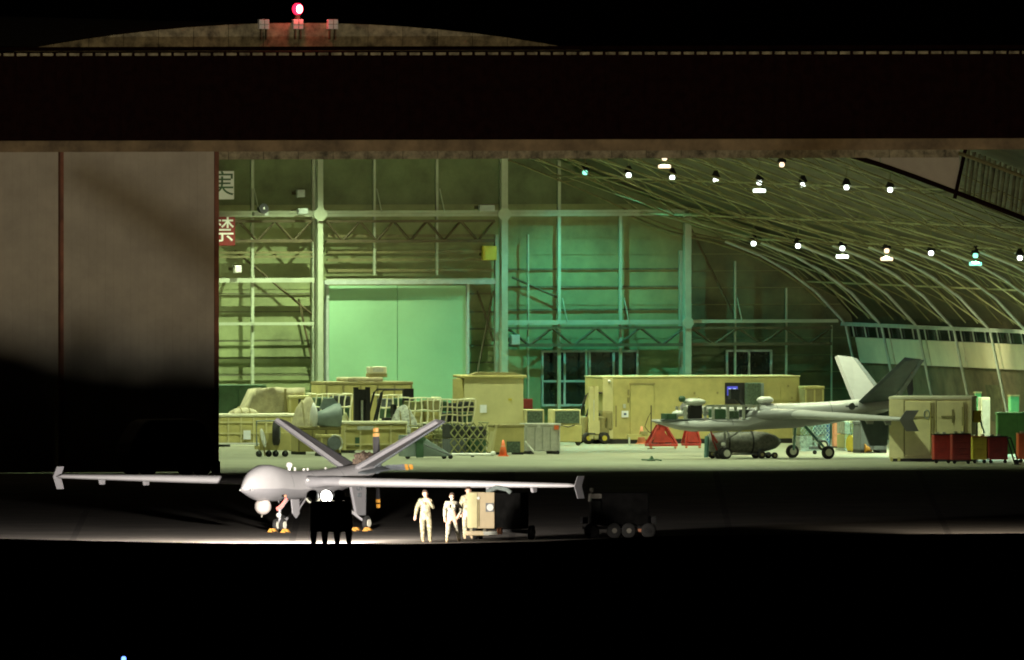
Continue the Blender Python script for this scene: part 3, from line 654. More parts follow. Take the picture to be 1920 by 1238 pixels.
obj('gauge_plate', MB().box(.10, .38, -.05, -.025, .95, 1.25), 'gray_dark', t); obj('gauge', MB().tube([(.26, -.08, 1.1), (.26, -.052, 1.1)], .12, 16), 'white', t); obj('latch', MB().tube([(-.15, -.09, 1.42), (-.15, -.05, 1.42)], .05, 10), 'white', t)
obj('top_hose', MB().tube([(.1, .1, 1.62), (.45, .1, 1.78), (.8, .1, 1.72), (.95, .1, 1.6)], .08, 8), 'gray_blue', t)
obj('tow_frame', MB().box(-.62, .35, -.25, .1, .14, .30), 'cart_tan', t, bevel=.03); obj('tow_bar', MB().tube([(.1, -.2, .3), (.25, -.75, .22), (.72, -.8, .25)], .07, 6), 'silver', t); obj('tow_eye', MB().box(.68, .86, -.85, -.7, .2, .42), 'orange_pale', t, bevel=.02)
for x, y in ((1.62, .2), (1.45, 1.1), (-.35, 1.0), (-.3, .1)): 
    q = obj('wheel', MB().wheel((x, y, .24), .24, .16, (1, .1, 0)), 'rubber', t, True); obj('hub', MB().tube([(x - .1, y, .24), (x + .1, y, .24)], .1, 10), 'gray_dark', q)
obj('axle', MB().tube([(.9, .2, .3), (1.6, .2, .24)], .06, 6).box(.6, 1.4, .1, 1.1, .26, .34), 'black', t)
# dark trolley at the right
p = G(1160, 1009); t = thing('generator_trolley', 'nearly black wheeled generator trolley standing unlit on the apron, pale fitting on its left top', 'generator', p, R(6))
obj('body', MB().box(-.62, 1.0, -.4, .5, .42, 1.55), 'matte_black', t, bevel=.04); obj('control_box', MB().box(-.98, -.64, -.35, .4, .45, 1.3), 'dark_paint', t, bevel=.03)
obj('chassis', MB().box(-1.2, 1.2, -.45, .5, .30, .40), 'black', t); obj('bumper', MB().box(-1.28, -1.1, -.4, .4, .5, .72), 'black', t); obj('bumper', MB().box(1.08, 1.24, -.4, .4, .5, .74), 'black', t)
obj('exhaust_fitting', MB().tube([(-1.02, -.2, 1.25), (-1.0, -.2, 1.5), (-.92, -.2, 1.62)], .06, 8).box(-1.0, -.62, -.3, 0, 1.36, 1.52).ball((-.95, -.2, 1.66), .08, 8), 'warm_gray', t)
for x in (-.98, -.2, .30, .98):
    q = obj('wheel', MB().wheel((x, -.46, .26), .26, .16), 'rubber', t, True); obj('hub', MB().tube([(x, -.56, .26), (x, -.37, .26)], .09, 8), 'warm_gray' if abs(x) < .9 else 'black', q)
obj('reflector', MB().box(-.02, .14, -.5, -.47, .2, .3), 'orange', t); obj('reflector', MB().box(.62, .76, -.5, -.47, .22, .32), 'orange_pale', t)
# dark van by the hangar door
p = G(322, 893); t = thing('parked_van', 'dark van parked unlit in front of the closed hangar door', 'van', p, R(20))
prof = [(-1.9, .35), (-1.95, .9), (-1.85, 1.25), (-1.4, 1.95), (-1.1, 2.08), (.6, 2.1), (.95, 1.95), (1.3, 1.25), (1.42, .95), (1.42, .35)]
obj('body', MB().loft([[(x * (1 if s else 1), y, z) for x, z in prof] for y, s in ((-.85, 0), (.85, 1))]), 'dark_paint', t, bevel=.12)
obj('windscreen', MB().prism([(.98, -.7, 1.88), (1.27, -.7, 1.3), (1.30, -.7, 1.3), (1.01, -.7, 1.88)], (0, 1.4, 0)), 'glass_dark', t); obj('side_window', MB().box(-1.3, .8, -.88, -.86, 1.3, 1.85), 'glass_dark', t)
obj('headlight', MB().ball((1.42, -.62, 1.0), .12, 10, (.5, 1, .8)), 'silver', t, True); obj('headlight', MB().ball((1.42, .62, 1.0), .12, 10, (.5, 1, .8)), 'silver', t, True)
obj('mirror', MB().box(1.0, 1.1, -1.05, -.88, 1.3, 1.5), 'black', t); obj('bumper', MB().box(1.42, 1.55, -.8, .8, .35, .6), 'black', t)
for x in (-1.25, .85):
    for y in (-.85, .85): q = obj('wheel', MB().wheel((x, y, .34), .34, .2), 'rubber', t, True); obj('hub', MB().tube([(x, y - .12, .34), (x, y + .12, .34)], .17, 12), 'warm_gray', q)

# ---------------------------------------------------------------- people
def person(label, loc, rz, J, hgt=1.78, uni='uniform'):
    # J: joints; names -> position (x right seen by the viewer, y away, z up) before rotation
    V = []; E = []; Rr = []; idx = {}
    def add(n, p, r, par=None):
        idx[n] = len(V); V.append(p); Rr.append(r)
        if par is not None: E.append((idx[par], idx[n]))
    add('pelvis', J['pelvis'], .175); add('waist', J['waist'], .175, 'pelvis'); add('chest', J['chest'], .205, 'waist'); add('neck0', J['neck'], .085, 'chest')
    add('neck1', tuple(a + b for a, b in zip(J['neck'], (0, 0, .07))), .062, 'neck0'); hd = J['head']
    add('chin', (hd[0], hd[1] - .01, hd[2] - .07), .078, 'neck1'); add('skull', hd, .106, 'chin'); add('crown', (hd[0], hd[1] + .01, hd[2] + .06), .085, 'skull')
    for s in ('l', 'r'):
        add('sh' + s, J['sh' + s], .095, 'chest'); add('el' + s, J['el' + s], .074, 'sh' + s); add('wr' + s, J['wr' + s], .048, 'el' + s)
        e, w_ = Vector(J['el' + s]), Vector(J['wr' + s]); d = (w_ - e).normalized(); c = Vector((0, 1, 0)).cross(d).normalized() if abs(d.y) < .9 else Vector((1, 0, 0))
        pm = w_ + d * .08; add('pa' + s, tuple(pm), .036, 'wr' + s)
        for k in range(4):
            o_ = c * (-.03 + .02 * k); add('f%d' % k + s, tuple(pm + d * .035 + o_), .010, 'pa' + s); add('g%d' % k + s, tuple(pm + d * (.085 - .008 * abs(k - 1)) + o_ + Vector((0, -.015, 0))), .008, 'f%d' % k + s)
        add('th' + s, tuple(w_ + d * .05 - c * .05), .011, 'pa' + s); add('tt' + s, tuple(w_ + d * .085 - c * .065), .009, 'th' + s)
        add('hp' + s, J['hp' + s], .13, 'pelvis'); add('kn' + s, J['kn' + s], .095, 'hp' + s); add('an' + s, J['an' + s], .066, 'kn' + s)
        a_ = Vector(J['an' + s]); add('he' + s, (a_.x, a_.y, a_.z - .05), .05, 'an' + s); add('to' + s, (a_.x + J.get('toe', 0), a_.y - .16, a_.z - .06), .042, 'he' + s)
    me = bpy.data.meshes.new('body'); me.from_pydata([tuple(p) for p in V], E, []); o = bpy.data.objects.new('body_t', me); C.objects.link(o)
    sk = o.modifiers.new('s', 'SKIN'); sk.use_smooth_shade = True
    for i, sv in enumerate(me.skin_vertices[0].data): sv.radius = (Rr[i], Rr[i] * (.78 if i < 3 else 1)); sv.use_root = (i == 0)
    sb = o.modifiers.new('d', 'SUBSURF'); sb.levels = 1; sb.render_levels = 1
    bpy.context.view_layer.update()
    m2 = bpy.data.meshes.new_from_object(o.evaluated_get(bpy.context.evaluated_depsgraph_get())); bpy.data.objects.remove(o)
    t = thing('person', label, 'person', loc, rz); b = bpy.data.objects.new('body', m2); put(b, t)
    m2.materials.clear()
    for n in (uni, 'skin', 'boot'): m2.materials.append(M[n])
    nz_ = J['neck'][2] + .05
    for p_ in m2.polygons:
        c = p_.center; k = 0
        if c.z > nz_: k = 1
        elif c.z < .17: k = 2
        else:
            for s in ('l', 'r'):
                e, w_ = Vector(J['el' + s]), Vector(J['wr' + s]); d = (w_ - e).normalized()
                if (c - w_).dot(d) > .0 and (c - w_).length < .25: k = 1
        p_.material_index = k; p_.use_smooth = True
    hx, hy, hz = hd
    obj('hair', MB().ball((hx, hy + .035, hz + .05), .105, 12, (.98, 1.0, .95)), 'hair', t, True)
    px_, py_, pz_ = J['pelvis']; n_ = 16
    def hoop(z, a, b, h): return [[(px_ + a * math.cos(2 * math.pi * k / n_), py_ + b * math.sin(2 * math.pi * k / n_), z + dz) for k in range(n_)] for dz in (-h, h)]
    obj('belt', MB().loft(hoop(pz_ + .12, .172, .142, .025), cap=False), 'boot', t); obj('jacket_hem', MB().loft([[(px_ + .185 * math.cos(2 * math.pi * k / n_), py_ + .155 * math.sin(2 * math.pi * k / n_), pz_ + .02) for k in range(n_)], [(px_ + .165 * math.cos(2 * math.pi * k / n_), py_ + .135 * math.sin(2 * math.pi * k / n_), pz_ + .16) for k in range(n_)]], cap=False), uni, t, True)
    cx_, cy_, cz_ = J['chest']
    for s in (-1, 1): obj('chest_pocket', MB().box(cx_ + s * .085 - .05, cx_ + s * .085 + .05, cy_ - .185, cy_ - .13, cz_ - .06, cz_ + .05), uni, t, bevel=.012)
    mb = MB()
    for s in (-1, 1): mb.ball((hx + s * .034, hy - .10, hz - .005), .012, 6)
    obj('eyes', mb, 'black', t); obj('nose', MB().prism([(hx - .015, hy - .09, hz - .04), (hx + .015, hy - .09, hz - .04), (hx, hy - .09, hz + .01)], (0, -.028, 0)), 'skin', t); obj('mouth', MB().box(hx - .022, hx + .022, hy - .094, hy - .085, hz - .066, hz - .058), 'pink_red', t)
    mb = MB()
    for s in (-1, 1): mb.ball((hx + s * .098, hy, hz - .01), .026, 6, (.4, .8, 1.2))
    obj('ears', mb, 'skin', t)
    return t
def jn(**k):
    b = dict(pelvis=(0, 0, .95), waist=(0, 0, 1.12), chest=(0, 0, 1.33), neck=(0, 0, 1.50), head=(0, -.02, 1.66), shl=(-.19, 0, 1.42), shr=(.19, 0, 1.42), ell=(-.29, 0, 1.14), elr=(.29, 0, 1.14), wrl=(-.31, -.06, .90), wrr=(.31, -.06, .90),
             hpl=(-.10, 0, .88), hpr=(.10, 0, .88), knl=(-.12, -.02, .49), knr=(.12, -.02, .49), anl=(-.12, 0, .10), anr=(.12, 0, .10)); b.update(k); return b
person('person in pale camouflage uniform standing with one hand raised to the chin, nearest the aircraft', G(798, 1017), R(8), jn(head=(-.02, -.07, 1.66), neck=(0, -.03, 1.50), ell=(-.30, .02, 1.14), wrl=(-.36, -.05, .90), shr=(.18, -.02, 1.41), elr=(.27, -.12, 1.16), wrr=(.12, -.24, 1.36), hpr=(.11, 0, .88), knr=(.13, -.06, .49), anr=(.15, -.02, .10), anl=(-.09, .02, .10), knl=(-.11, -.03, .49)))
person('person in camouflage uniform walking with one arm bent at the hip, between the two others', G(848, 1018), R(-6), jn(pelvis=(0, 0, .90), waist=(-.01, 0, 1.06), chest=(-.02, -.02, 1.26), neck=(0, -.04, 1.42), head=(.01, -.07, 1.58), shl=(-.21, -.02, 1.34), shr=(.17, 0, 1.34), ell=(-.26, .03, 1.07), wrl=(-.24, -.12, .84), elr=(.31, .08, 1.10), wrr=(.22, -.05, .92),
       hpl=(-.10, 0, .84), hpr=(.10, 0, .84), knl=(-.12, -.12, .46), anl=(-.16, -.16, .10), knr=(.14, .10, .47), anr=(.20, .30, .12)), uni='uniform_gray')
person('person in camouflage half hidden behind the tan power cart', G(878, 1011), R(4), jn(wrl=(-.27, -.08, .90), ell=(-.27, .02, 1.15)))
# ---------------------------------------------------------------- things in the hangar
def px2m(n, y): return n / (F / (F * H / (y - YH)))
def place(x0, x1, yt, yb):
    c = G((x0 + x1) / 2, yb); s = F / (c.y + Y00); return c, (x1 - x0) / s, (yb - yt) / s
def crate(name, label, cat, x0, x1, yt, yb, dep, m='tan', rib='tan_light', nrib=5, rz=0, lift=.12, lid=True, group=None, corner=True, label_px=None, ribs_h=(), lidm=None):
    c, w_, h = place(x0, x1, yt, yb); t = thing(name, label, cat, c, A + rz, group); a = w_ / 2
    obj('body', MB().box(-a, a, 0, dep, lift, h - (.12 if lid else 0)), m, t, bevel=.02)
    if lid: obj('lid', MB().box(-a - .02, a + .02, -.03, dep + .02, h - .118, h), lidm or rib, t, bevel=.03)
    if nrib:
        mb = MB()
        for k in range(nrib):
            x = -a + .05 + (w_ - .1) * k / (nrib - 1); mb.box(x - .03, x + .03, -.045, -.002, lift + .02, h - .14)
        for f in ribs_h: mb.box(-a + .1, a - .1, -.035, -.003, lift + (h - lift) * f - .03, lift + (h - lift) * f + .03)
        obj('ribs', mb, rib, t)
    mb = MB()
    for x in (-a * .75, a * .75): mb.box(x - .12, x + .12, 0, dep, .0, lift - .002)
    obj('skid', mb, 'black', t)
    if label_px:
        for lx0, lx1, ly0, ly1, lm in label_px:
            s = w_ / (x1 - x0); obj('label_plate', MB().box(-a + (lx0 - x0) * s, -a + (lx1 - x0) * s, -.07, -.047, (yb - ly1) * s, (yb - ly0) * s), lm, t)
    return t, a, h
def facebits(t, x0, x1, yb, a, lst):            # extra parts on a front face, in photo pixels
    s = 2 * a / (x1 - x0)
    for n, p0, p1, q0, q1, m, y0, y1 in lst: obj(n, MB().box(-a + (p0 - x0) * s, -a + (p1 - x0) * s, y0, y1, (yb - q1) * s, (yb - q0) * s), m, t)
t, a, h = crate('equipment_cabinet', 'dark green cabinet at the far left inside the hangar, behind the tarpaulin heap', 'cabinet', 396, 502, 722, 833, 1.5, 'dark_green', 'dark_green', 3, lid=False)
obj('vent', MB().box(-.2, .6, -.05, -.01, .9, 1.3), 'grille', t)
# heap under a tarpaulin
c, w_, h = place(440, 575, 727, 834); t = thing('tarpaulin_heap', 'tall load under a draped beige tarpaulin, behind the left tan cases', 'tarpaulin', c, A)
mb = MB(); n = 26; rings = []
for i in range(n + 1):
    f = i / n; x = -w_ / 2 + w_ * f; hh = h * (.40 + .15 * f * 4 if f < .12 else min(1, .5 + (f - .12) * 2.6)) if f < .35 else h
    hh *= 1 + .02 * noise.noise(Vector((x * 2, 0, 0)))
    r = []
    for j in range(9):
        g = j / 8; y = .05 + .09 * noise.noise(Vector((x * 2.5, g * 3, 1))) - .12 * (1 - g)
        r.append((x, y, hh * g))
    r += [(x, 1.3, hh * .98), (x, 1.4, 0)]
    rings.append(r)
mb.loft(rings); obj('tarpaulin', mb, 'tarp', t, True)
obj('strap', MB().box(.5, .58, -.16, -.12, .1, h * .98), 'tan_dark', t)
t, a, h = crate('transit_crate', 'tan crate with a dark square opening, beside the tarpaulin heap', 'crate', 541, 592, 742, 834, 1.0, 'tan', 'tan_light', 3)
facebits(t, 541, 592, 834, a, [('opening', 559, 577, 748, 776, 'box_dark', -.03, -.004)])
# long aircraft cases
t, a, h = crate('long_case', 'long low tan case with a white label, leftmost by the front door edge', 'case', 398, 600, 776, 838, 1.2, 'tan', 'tan_light', 9, label_px=[(454, 468, 807, 824, 'label_white')], ribs_h=(.72, .35), lidm='cream')
obj('rail', MB().box(-a, a, -.12, -.05, .1, .16), 'white', t)
t, a, h = crate('long_case', 'tan case with a dark latch square, behind the propeller of the outdoor aircraft', 'case', 642, 766, 790, 850, 1.2, 'tan', 'tan_light', 5, ribs_h=(.75, .2), lidm='cream')
facebits(t, 642, 766, 850, a, [('latch_plate', 664, 675, 820, 837, 'dark_green', -.03, -.004), ('stencil_band', 668, 700, 799, 806, 'silver', -.052, -.046)])
t, a, h = crate('long_case', 'tan case carrying the grey fairing, seen above the left tail fin of the outdoor aircraft', 'case', 556, 641, 800, 853, 1.2, 'tan', 'tan_dark', 4, ribs_h=(.5,))
cs = t.location
# grey fairing on top
c = G(612, 853); z0 = (853 - 803) / 50.4; t = thing('nose_fairing', 'grey flared fairing with a bright white front ring, lying on a tan case', 'fairing', (c.x, c.y + .25, z0), A)
def frr(x, hw_, zt, zb_): return [(x, hw_ * math.cos(a_), (zt + zb_) / 2 + (zt - zb_) / 2 * math.sin(a_)) for a_ in [2 * math.pi * k / 16 for k in range(16)]]
obj('shell', MB().loft([frr(-.42, .24, .60, .12), frr(-.1, .34, .72, .06), frr(.3, .4, .92, .0), frr(.5, .42, .95, .02)]), 'gray_blue', t, True)
obj('front_ring', MB().loft([frr(-.58, .26, .76, .0), frr(-.5, .36, .98, -.0), frr(-.42, .3, .82, .04)]), 'white', t, True); obj('fin', MB().prism([(-.25, .1, .7), (.5, .1, .9), (.3, .1, 1.15), (-.1, .1, 1.1)], (0, .06, 0)), 'gray_blue', t)
# trolley with tyre and oval cover
c, w_, h = place(484, 547, 800, 857); t = thing('wheel_trolley', 'small tan trolley on castors holding a spare tyre, left of the outdoor aircraft tail', 'trolley', c, A)
obj('deck', MB().box(-w_ / 2, w_ / 2, 0, .6, .28, .42), 'tan', t, bevel=.02); obj('front_panel', MB().box(-w_ / 2 + .02, w_ / 2 - .02, -.03, -.002, .25, .9), 'tan', t); obj('frame', MB().tube([(-w_ / 2, .3, .4), (-w_ / 2, .3, 1.35), (w_ / 2 - .4, .3, 1.35), (w_ / 2 - .4, .3, .4)], .04, 6), 'gray_blue', t)
for k, x in enumerate((-.6, -.22, .05, .42)): 
    q = obj('castor', MB().wheel((x, .08, .12), .12, .08), 'rubber', t, True); obj('fork', MB().box(x - .03, x + .03, .0, .05, .12, .3), 'gray_dark', q)
t = thing('spare_tyre', 'black tyre standing upright on the small tan trolley', 'tyre', (c.x + .05, c.y - .25, .9), A)
obj('tread', MB().wheel((0, 0, 0), .47, .26, (1, -.35, 0)), 'rubber', t, True); obj('rim', MB().tube([(-.1, .05, 0), (.12, -.05, 0)], .24, 14), 'gray_blue', t)
t = thing('wheel_cover', 'bright white oval cover leaning at the left end of the small trolley', 'cover', (c.x - .45, c.y - .3, .72), A)
obj('disc', MB().loft([[(x + r * .24 * math.cos(a_) - .22 * r * math.sin(a_), y, r * math.sin(a_)) for a_ in [2 * math.pi * k / 16 for k in range(16)]] for x, y, r in ((0, 0, .34), (0, -.06, .36), (0, -.08, .3))]), 'white', t, True); obj('stand', MB().tube([(.05, .05, -.3), (.1, .05, -.68)], .03, 6), 'tan_dark', t)
# netted pallets
def pallet(label, x0, x1, yt, yb, slope=0, cells=6, rows_=4, piles='d', netm='net_cord', diag=False, th=.028, netted=True):
    c, w_, h = place(x0, x1, yt, yb); t = thing('netted_pallet', label, 'pallet', c, A, 'cargo pallets under nets'); a = w_ / 2; dep = 1.3
    obj('pallet_base', MB().box(-a, a, -.02, dep, .02, .10), 'silver', t); rnd = random.Random(int(x0))
    nx = max(2, int(w_ / .5)); nz_ = max(2, int(h / .45))
    for i in range(nx):
        for j in range(nz_):
            ms = {'d': ['box_dark', 'dark_green', 'box_dark', 'gray_dark'], 'm': ['tan', 'parcel', 'tan_dark', 'net_olive'], 'w': ['parcel', 'net_olive', 'gauze', 'gray_dark', 'tan']}[piles]
            x = -a + w_ * i / nx; z = .104 + (h - .12) * j / nz_; sh = slope * (z / h)
            obj('cargo_box', MB().box(x + .02 + sh * .6, x + w_ / nx - .02 - rnd.random() * .08 + sh * .3, .08 + sh * .2 + rnd.random() * .1, dep - .1, z + .004, z + (h - .12) / nz_ - .02 - (rnd.random() * .1 if j == nz_ - 1 else 0)), rnd.choice(ms), t, bevel=.04)
    mb = MB(); hn = h + .02
    def q(f, g): sg = slope * (1 - g) ; bul = .06 * math.sin(f * 9) ; return (-a + w_ * f + slope * .5 * (g - 1) * -1 * -1, .02 + slope * .25 * g - .03 + .03 * math.sin(f * 20 + g * 5), .1 + (hn - .1) * g)
    if diag:
        for i in range(-rows_, cells + 1):
            for s in (0, 1):
                pts = []
                for k in range(7):
                    g = k / 6; f = (i + g * rows_) / cells; f = f if not s else 1 - f
                    if 0 <= f <= 1: pts.append(q(f, g))
                if len(pts) > 1: mb.tube(pts, th, 4, cap=False)
    else:
        for i in range(cells + 1): mb.tube([q(i / cells + .025 * math.sin(k * 1.3 + i), k / 6) for k in range(7)], th, 4, cap=False)
        for j in range(rows_ + 1): mb.tube([q(k / 10, min(1, j / rows_ + .012 * math.sin(k + j))) for k in range(11)], th, 4, cap=False)
    mb.tube([q(0, 1), (-a, dep, hn)], th, 4); mb.tube([q(1, 1), (a, dep, hn)], th, 4)
    obj('net', mb, netm, t); return t
pallet('pallet under a pale wide-mesh net, left of the black forklift mast', 592, 662, 740, 838, .3, 6, 4)
pallet('pallet under a pale net seen through the black forklift cage', 714, 772, 742, 838, .3, 5, 4)
pallet('pale wide-mesh net over dark boxes, against the tan shelter, right of the heaped pallet', 818, 893, 750, 842, .35, 7, 6)
pallet('mounded pallet of tan and white goods under a net, right of the forklift', 766, 828, 747, 846, .2, 5, 4, 'm')
pallet('pallet of pale parcels under a net, above the grey wedge', 783, 846, 800, 851, .1, 6, 3, 'w', 'net_olive')
t = pallet('pallet of dark boxes under a criss-crossed net, left of the traffic cone', 843, 917, 794, 855, 0, 5, 3, 'd', 'net_olive', True)
c, w_, h = place(846, 926, 849, 857); r_ = thing('tow_bar', 'white tow bar with a round end lying before the dark netted pallet', 'tow bar', (c.x, c.y - .4, .1), A)
obj('bar', MB().tube([(-w_ / 2, 0, 0), (w_ / 2 - .1, 0, .0)], .05, 8), 'white', r_); obj('knob', MB().ball((w_ / 2, 0, .03), .11, 10), 'white', r_, True); obj('foot', MB().box(-.05, .05, -.05, .05, -.1, -.05), 'black', r_)
# forklift, black
def forklift(label, px, yb, m, mastm, mast_w, mast_x, mast_h, cage, wheelr, rz=0):
    t = thing('forklift', label, 'forklift', G(px, yb), A + rz)
    mt = obj('mast', MB().box(mast_x - mast_w / 2, mast_x - mast_w / 2 + .16, -.1, .06, .2, mast_h).box(mast_x + mast_w / 2 - .16, mast_x + mast_w / 2, -.1, .06, .2, mast_h).box(mast_x - mast_w / 2, mast_x + mast_w / 2, -.06, .04, mast_h - .5, mast_h - .08), mastm, t)
    obj('mast_screen', MB().box(mast_x - mast_w / 2 + .17, mast_x + mast_w / 2 - .17, 0, .03, .3, mast_h - .5), mastm, mt); obj('ram', MB().tube([(mast_x, -.05, .3), (mast_x, -.05, mast_h - .5)], .045, 8), 'silver', mt); obj('carriage', MB().box(mast_x - mast_w * .6, mast_x + mast_w * .6, -.16, -.11, .4, .9), mastm, mt); obj('fork', MB().box(mast_x - .3, mast_x - .2, -1.0, -.165, .38, .44).box(mast_x + .2, mast_x + .3, -1.0, -.165, .38, .44), 'black', mt)
    x0, x1, zc, zt_ = cage
    obj('chassis', MB().box(min(x0, mast_x) - .1, x1 + .2, .1, 1.3, .35, 1.05), m, t, bevel=.06); obj('counterweight', MB().box(x1 - .1, x1 + .35, .1, 1.3, .5, 1.3), m, t, bevel=.1); obj('seat', MB().box(x0 + .5, x0 + .9, .4, .9, 1.06, 1.2).box(x0 + .85, x0 + .98, .4, .9, 1.2, 1.7), 'black', t, bevel=.04)
    for y in (.2, 1.2): cg = obj('overhead_guard', MB().tube([(x0, y, zc), (x0 + .3, y, zt_ - .12), (x0 + .42, y, zt_), (x1, y, zt_), (x1 + .08, y, zc)], .045, 6), 'black', t)
    obj('guard_strut', MB().tube([(x0 + .35, .2, zt_ - .1), (x0 + .1, .2, zc)], .03, 6), 'black', cg)
    obj('roof_bars', MB().box(x0 + .42, x1, .2, 1.2, zt_ - .02, zt_ + .02), 'black', cg)
    for x in (x0 + .05, x1 - .05):
        for y in (.05, 1.3): q = obj('wheel', MB().wheel((x, y, wheelr), wheelr, .24), 'rubber', t, True); obj('hub', MB().tube([(x, y - .14, wheelr), (x, y + .14, wheelr)], wheelr * .42, 12), 'yellow', q)
    return t
f_ = forklift('black forklift with a tall mast and open cage, behind the tan cases', 720, 843, 'black', 'black', .62, -.88, 2.36, (-.35, 1.15, 1.0, 2.26), .34)
obj('rear_column', MB().box(.82, 1.2, .1, .35, 1.2, 2.3), 'black', f_)
forklift('tan forklift with two yellow-hubbed wheels, in front of the long tan shelter', 1118, 833, 'tan_dark', 'tan_light', .36, -.12, 2.2, (-.36, .36, 1.0, 1.95), .23)
# shelter behind the forklift, with an air unit on its roof
t, a, h = crate('tan_shelter', 'tan shelter behind the black forklift, before the green sliding door', 'shelter', 607, 777, 716, 835, 2.0, 'tan', 'tan_dark', 6)
obj('roof_tarp', MB().box(-.8, .6, .1, 1.8, h + .002, h + .16), 'tarp', t, bevel=.05)
c2 = hw(0, 0, 0); u = thing('roof_unit', 'small pale air unit on the tan shelter roof, against the green door', 'air unit', t.location + Vector((.35, .6, h + .162)), A)
obj('housing', MB().box(-.34, .34, 0, .5, .14, .40), 'cream', u, bevel=.03); obj('base', MB().box(-.36, .36, .02, .48, 0, .138), 'tan_dark', u); obj('vent', MB().box(-.2, .2, -.02, -.002, .2, .34), 'silver', u)
# big tan shelter, left of the window
c, w_, h = place(870, 982, 704, 838); t = thing('tan_shelter', 'tall plain tan shelter between the green sliding door and the window', 'shelter', c, A - R(8))
obj('wall', MB().box(-w_ / 2, w_ / 2, 0, 2.2, .12, h - .1), 'tan_light', t, bevel=.02); obj('roof', MB().box(-w_ / 2 - .12, w_ / 2 + .12, -.1, 2.3, h - .098, h), 'tan', t, bevel=.03)
obj('side_leaf', MB().box(-w_ / 2 - .42, -w_ / 2 - .004, .1, .2, .12, h - .12), 'tan', t, bevel=.02); obj('roof_board', MB().prism([(-w_ / 2 + .2, 0, h + .004), (w_ / 2 - .1, 0, h + .004), (w_ / 2 - .3, 0, h + .1), (-w_ / 2 + .5, 0, h + .12)], (0, .6, 0)), 'tan_dark', t)
obj('label_plate', MB().box(-.53, -.28, -.03, -.002, h - 1.42, h - 1.12), 'label_white', t); obj('handle', MB().box(.55, .68, -.04, -.002, h - .95, h - .88), 'yellow', t); obj('skid', MB().box(-w_ / 2, w_ / 2, 0, 2.2, 0, .118), 'black', t)
t, a, h = crate('tool_cart', 'tan cart with a slanted side flap and dark grille, right behind the traffic cone', 'cart', 925, 984, 796, 853, .8, 'tan', 'tan_dark', 0, lift=.1)
facebits(t, 925, 984, 853, a, [('grille', 950, 976, 828, 849, 'grille', -.04, -.003)]); obj('flap', MB().prism([(-a - .15, -.1, .1), (-a + .05, -.1, 1.15), (-a + .12, -.1, 1.15), (-a - .05, -.1, .1)], (0, .6, 0)), 'tan_light', t); obj('side_leg', MB().tube([(a, -.1, .5), (a + .3, -.3, .1)], .04, 6), 'silver', t)
def cone(label, px, yb, hh, m):
    t = thing('traffic_cone', label, 'cone', G(px, yb)); obj('cone', MB().tube([(0, 0, .04), (0, 0, hh)], hh * .26, 16, r1=hh * .05), m, t, True); obj('base', MB().box(-hh * .33, hh * .33, -hh * .33, hh * .33, 0, .04), m, t, bevel=.01); obj('stripe', MB().tube([(0, 0, hh * .52), (0, 0, hh * .66)], hh * .155, 16, r1=hh * .13), 'orange_pale', t, True)
cone('bright orange traffic cone on the hangar floor beside the dark netted pallet', 943.5, 856, .62, 'orange')
cone('faded orange cone standing in front of the long tan shelter door', 1203, 833, .68, 'orange_pale')
t, a, h = crate('silver_case', 'silver-grey case on castors with a small orange label, below the window', 'case', 986, 1052, 794, 852, .9, 'silver', 'silver', 5, lift=.12, label_px=[(1039, 1048, 798, 806, 'orange'), (1006, 1012, 797, 802, 'white')]); castor_set(t, a * .8, .1, .07, hub=False)
def aircon(label, x0, x1, yt, ym, yb):
    c, w_, h = place(x0, x1, yt, yb); t = thing('air_conditioner', label, 'air unit', c, A); a = w_ / 2; hm = h * (yb - ym) / (yb - yt)
    obj('body', MB().box(-a, a, 0, .8, .14, hm), 'tan', t, bevel=.03); obj('hood', MB().box(-a + .02, a - .02, .05, .8, hm + .004, h), 'tan_light', t, bevel=.03); obj('grille', MB().box(-a + .09, a - .09, .02, .045, hm + .06, h - .06), 'grille', t)
    for s in (-1, 1): obj('wheel', MB().wheel((s * a * .8, .1, .1), .1, .08), 'rubber', t, True)
    obj('handle', MB().tube([(-a * .5, -.05, hm), (0, -.08, hm - .08), (a * .5, -.05, hm)], .02, 5), 'black', t)
aircon('small air unit with a green grille, behind the silver case', 984, 1023, 768, 798, 838); aircon('larger air unit with a wide green grille, between the silver case and the tan forklift', 1036, 1092, 768, 797, 836)
# long tan shelter
c, w_, h = place(1122, 1507, 705, 832); t = thing('long_shelter', 'long tan shelter with a door and a lit recess, behind the hangar aircraft', 'shelter', c, A); a = w_ / 2; s = w_ / (1507 - 1122)
def X(p): return -a + (p - 1122) * s
def Z(q): return (832 - q) * s
obj('wall', MB().box(-a, a, 0, 2.4, .18, h - .06), 'tan', t, bevel=.03); obj('roof', MB().box(-a - .03, a + .03, -.03, 2.43, h - .058, h), 'tan_light', t, bevel=.02)
dr = obj('door', MB().box(X(1176), X(1222), -.04, -.002, Z(824), Z(720)), 'tan', t, bevel=.01); obj('door_head', MB().box(X(1174), X(1224), -.06, -.042, Z(721), Z(718)), 'tan_dark', dr); obj('hinge', MB().box(X(1171), X(1174), -.06, -.002, Z(740), Z(730)).box(X(1171), X(1174), -.06, -.002, Z(755), Z(745)), 'tan_dark', dr)
obj('end_post', MB().box(X(1122), X(1142), -.07, -.002, .2, h - .07), 'tan_light', t, bevel=.02); obj('lamp', MB().ball((X(1134), -.1, Z(714)), .07, 8), 'white', t, True); obj('seam', MB().box(X(1147), X(1150), -.02, -.001, Z(800), Z(760)), 'tan_dark', t)
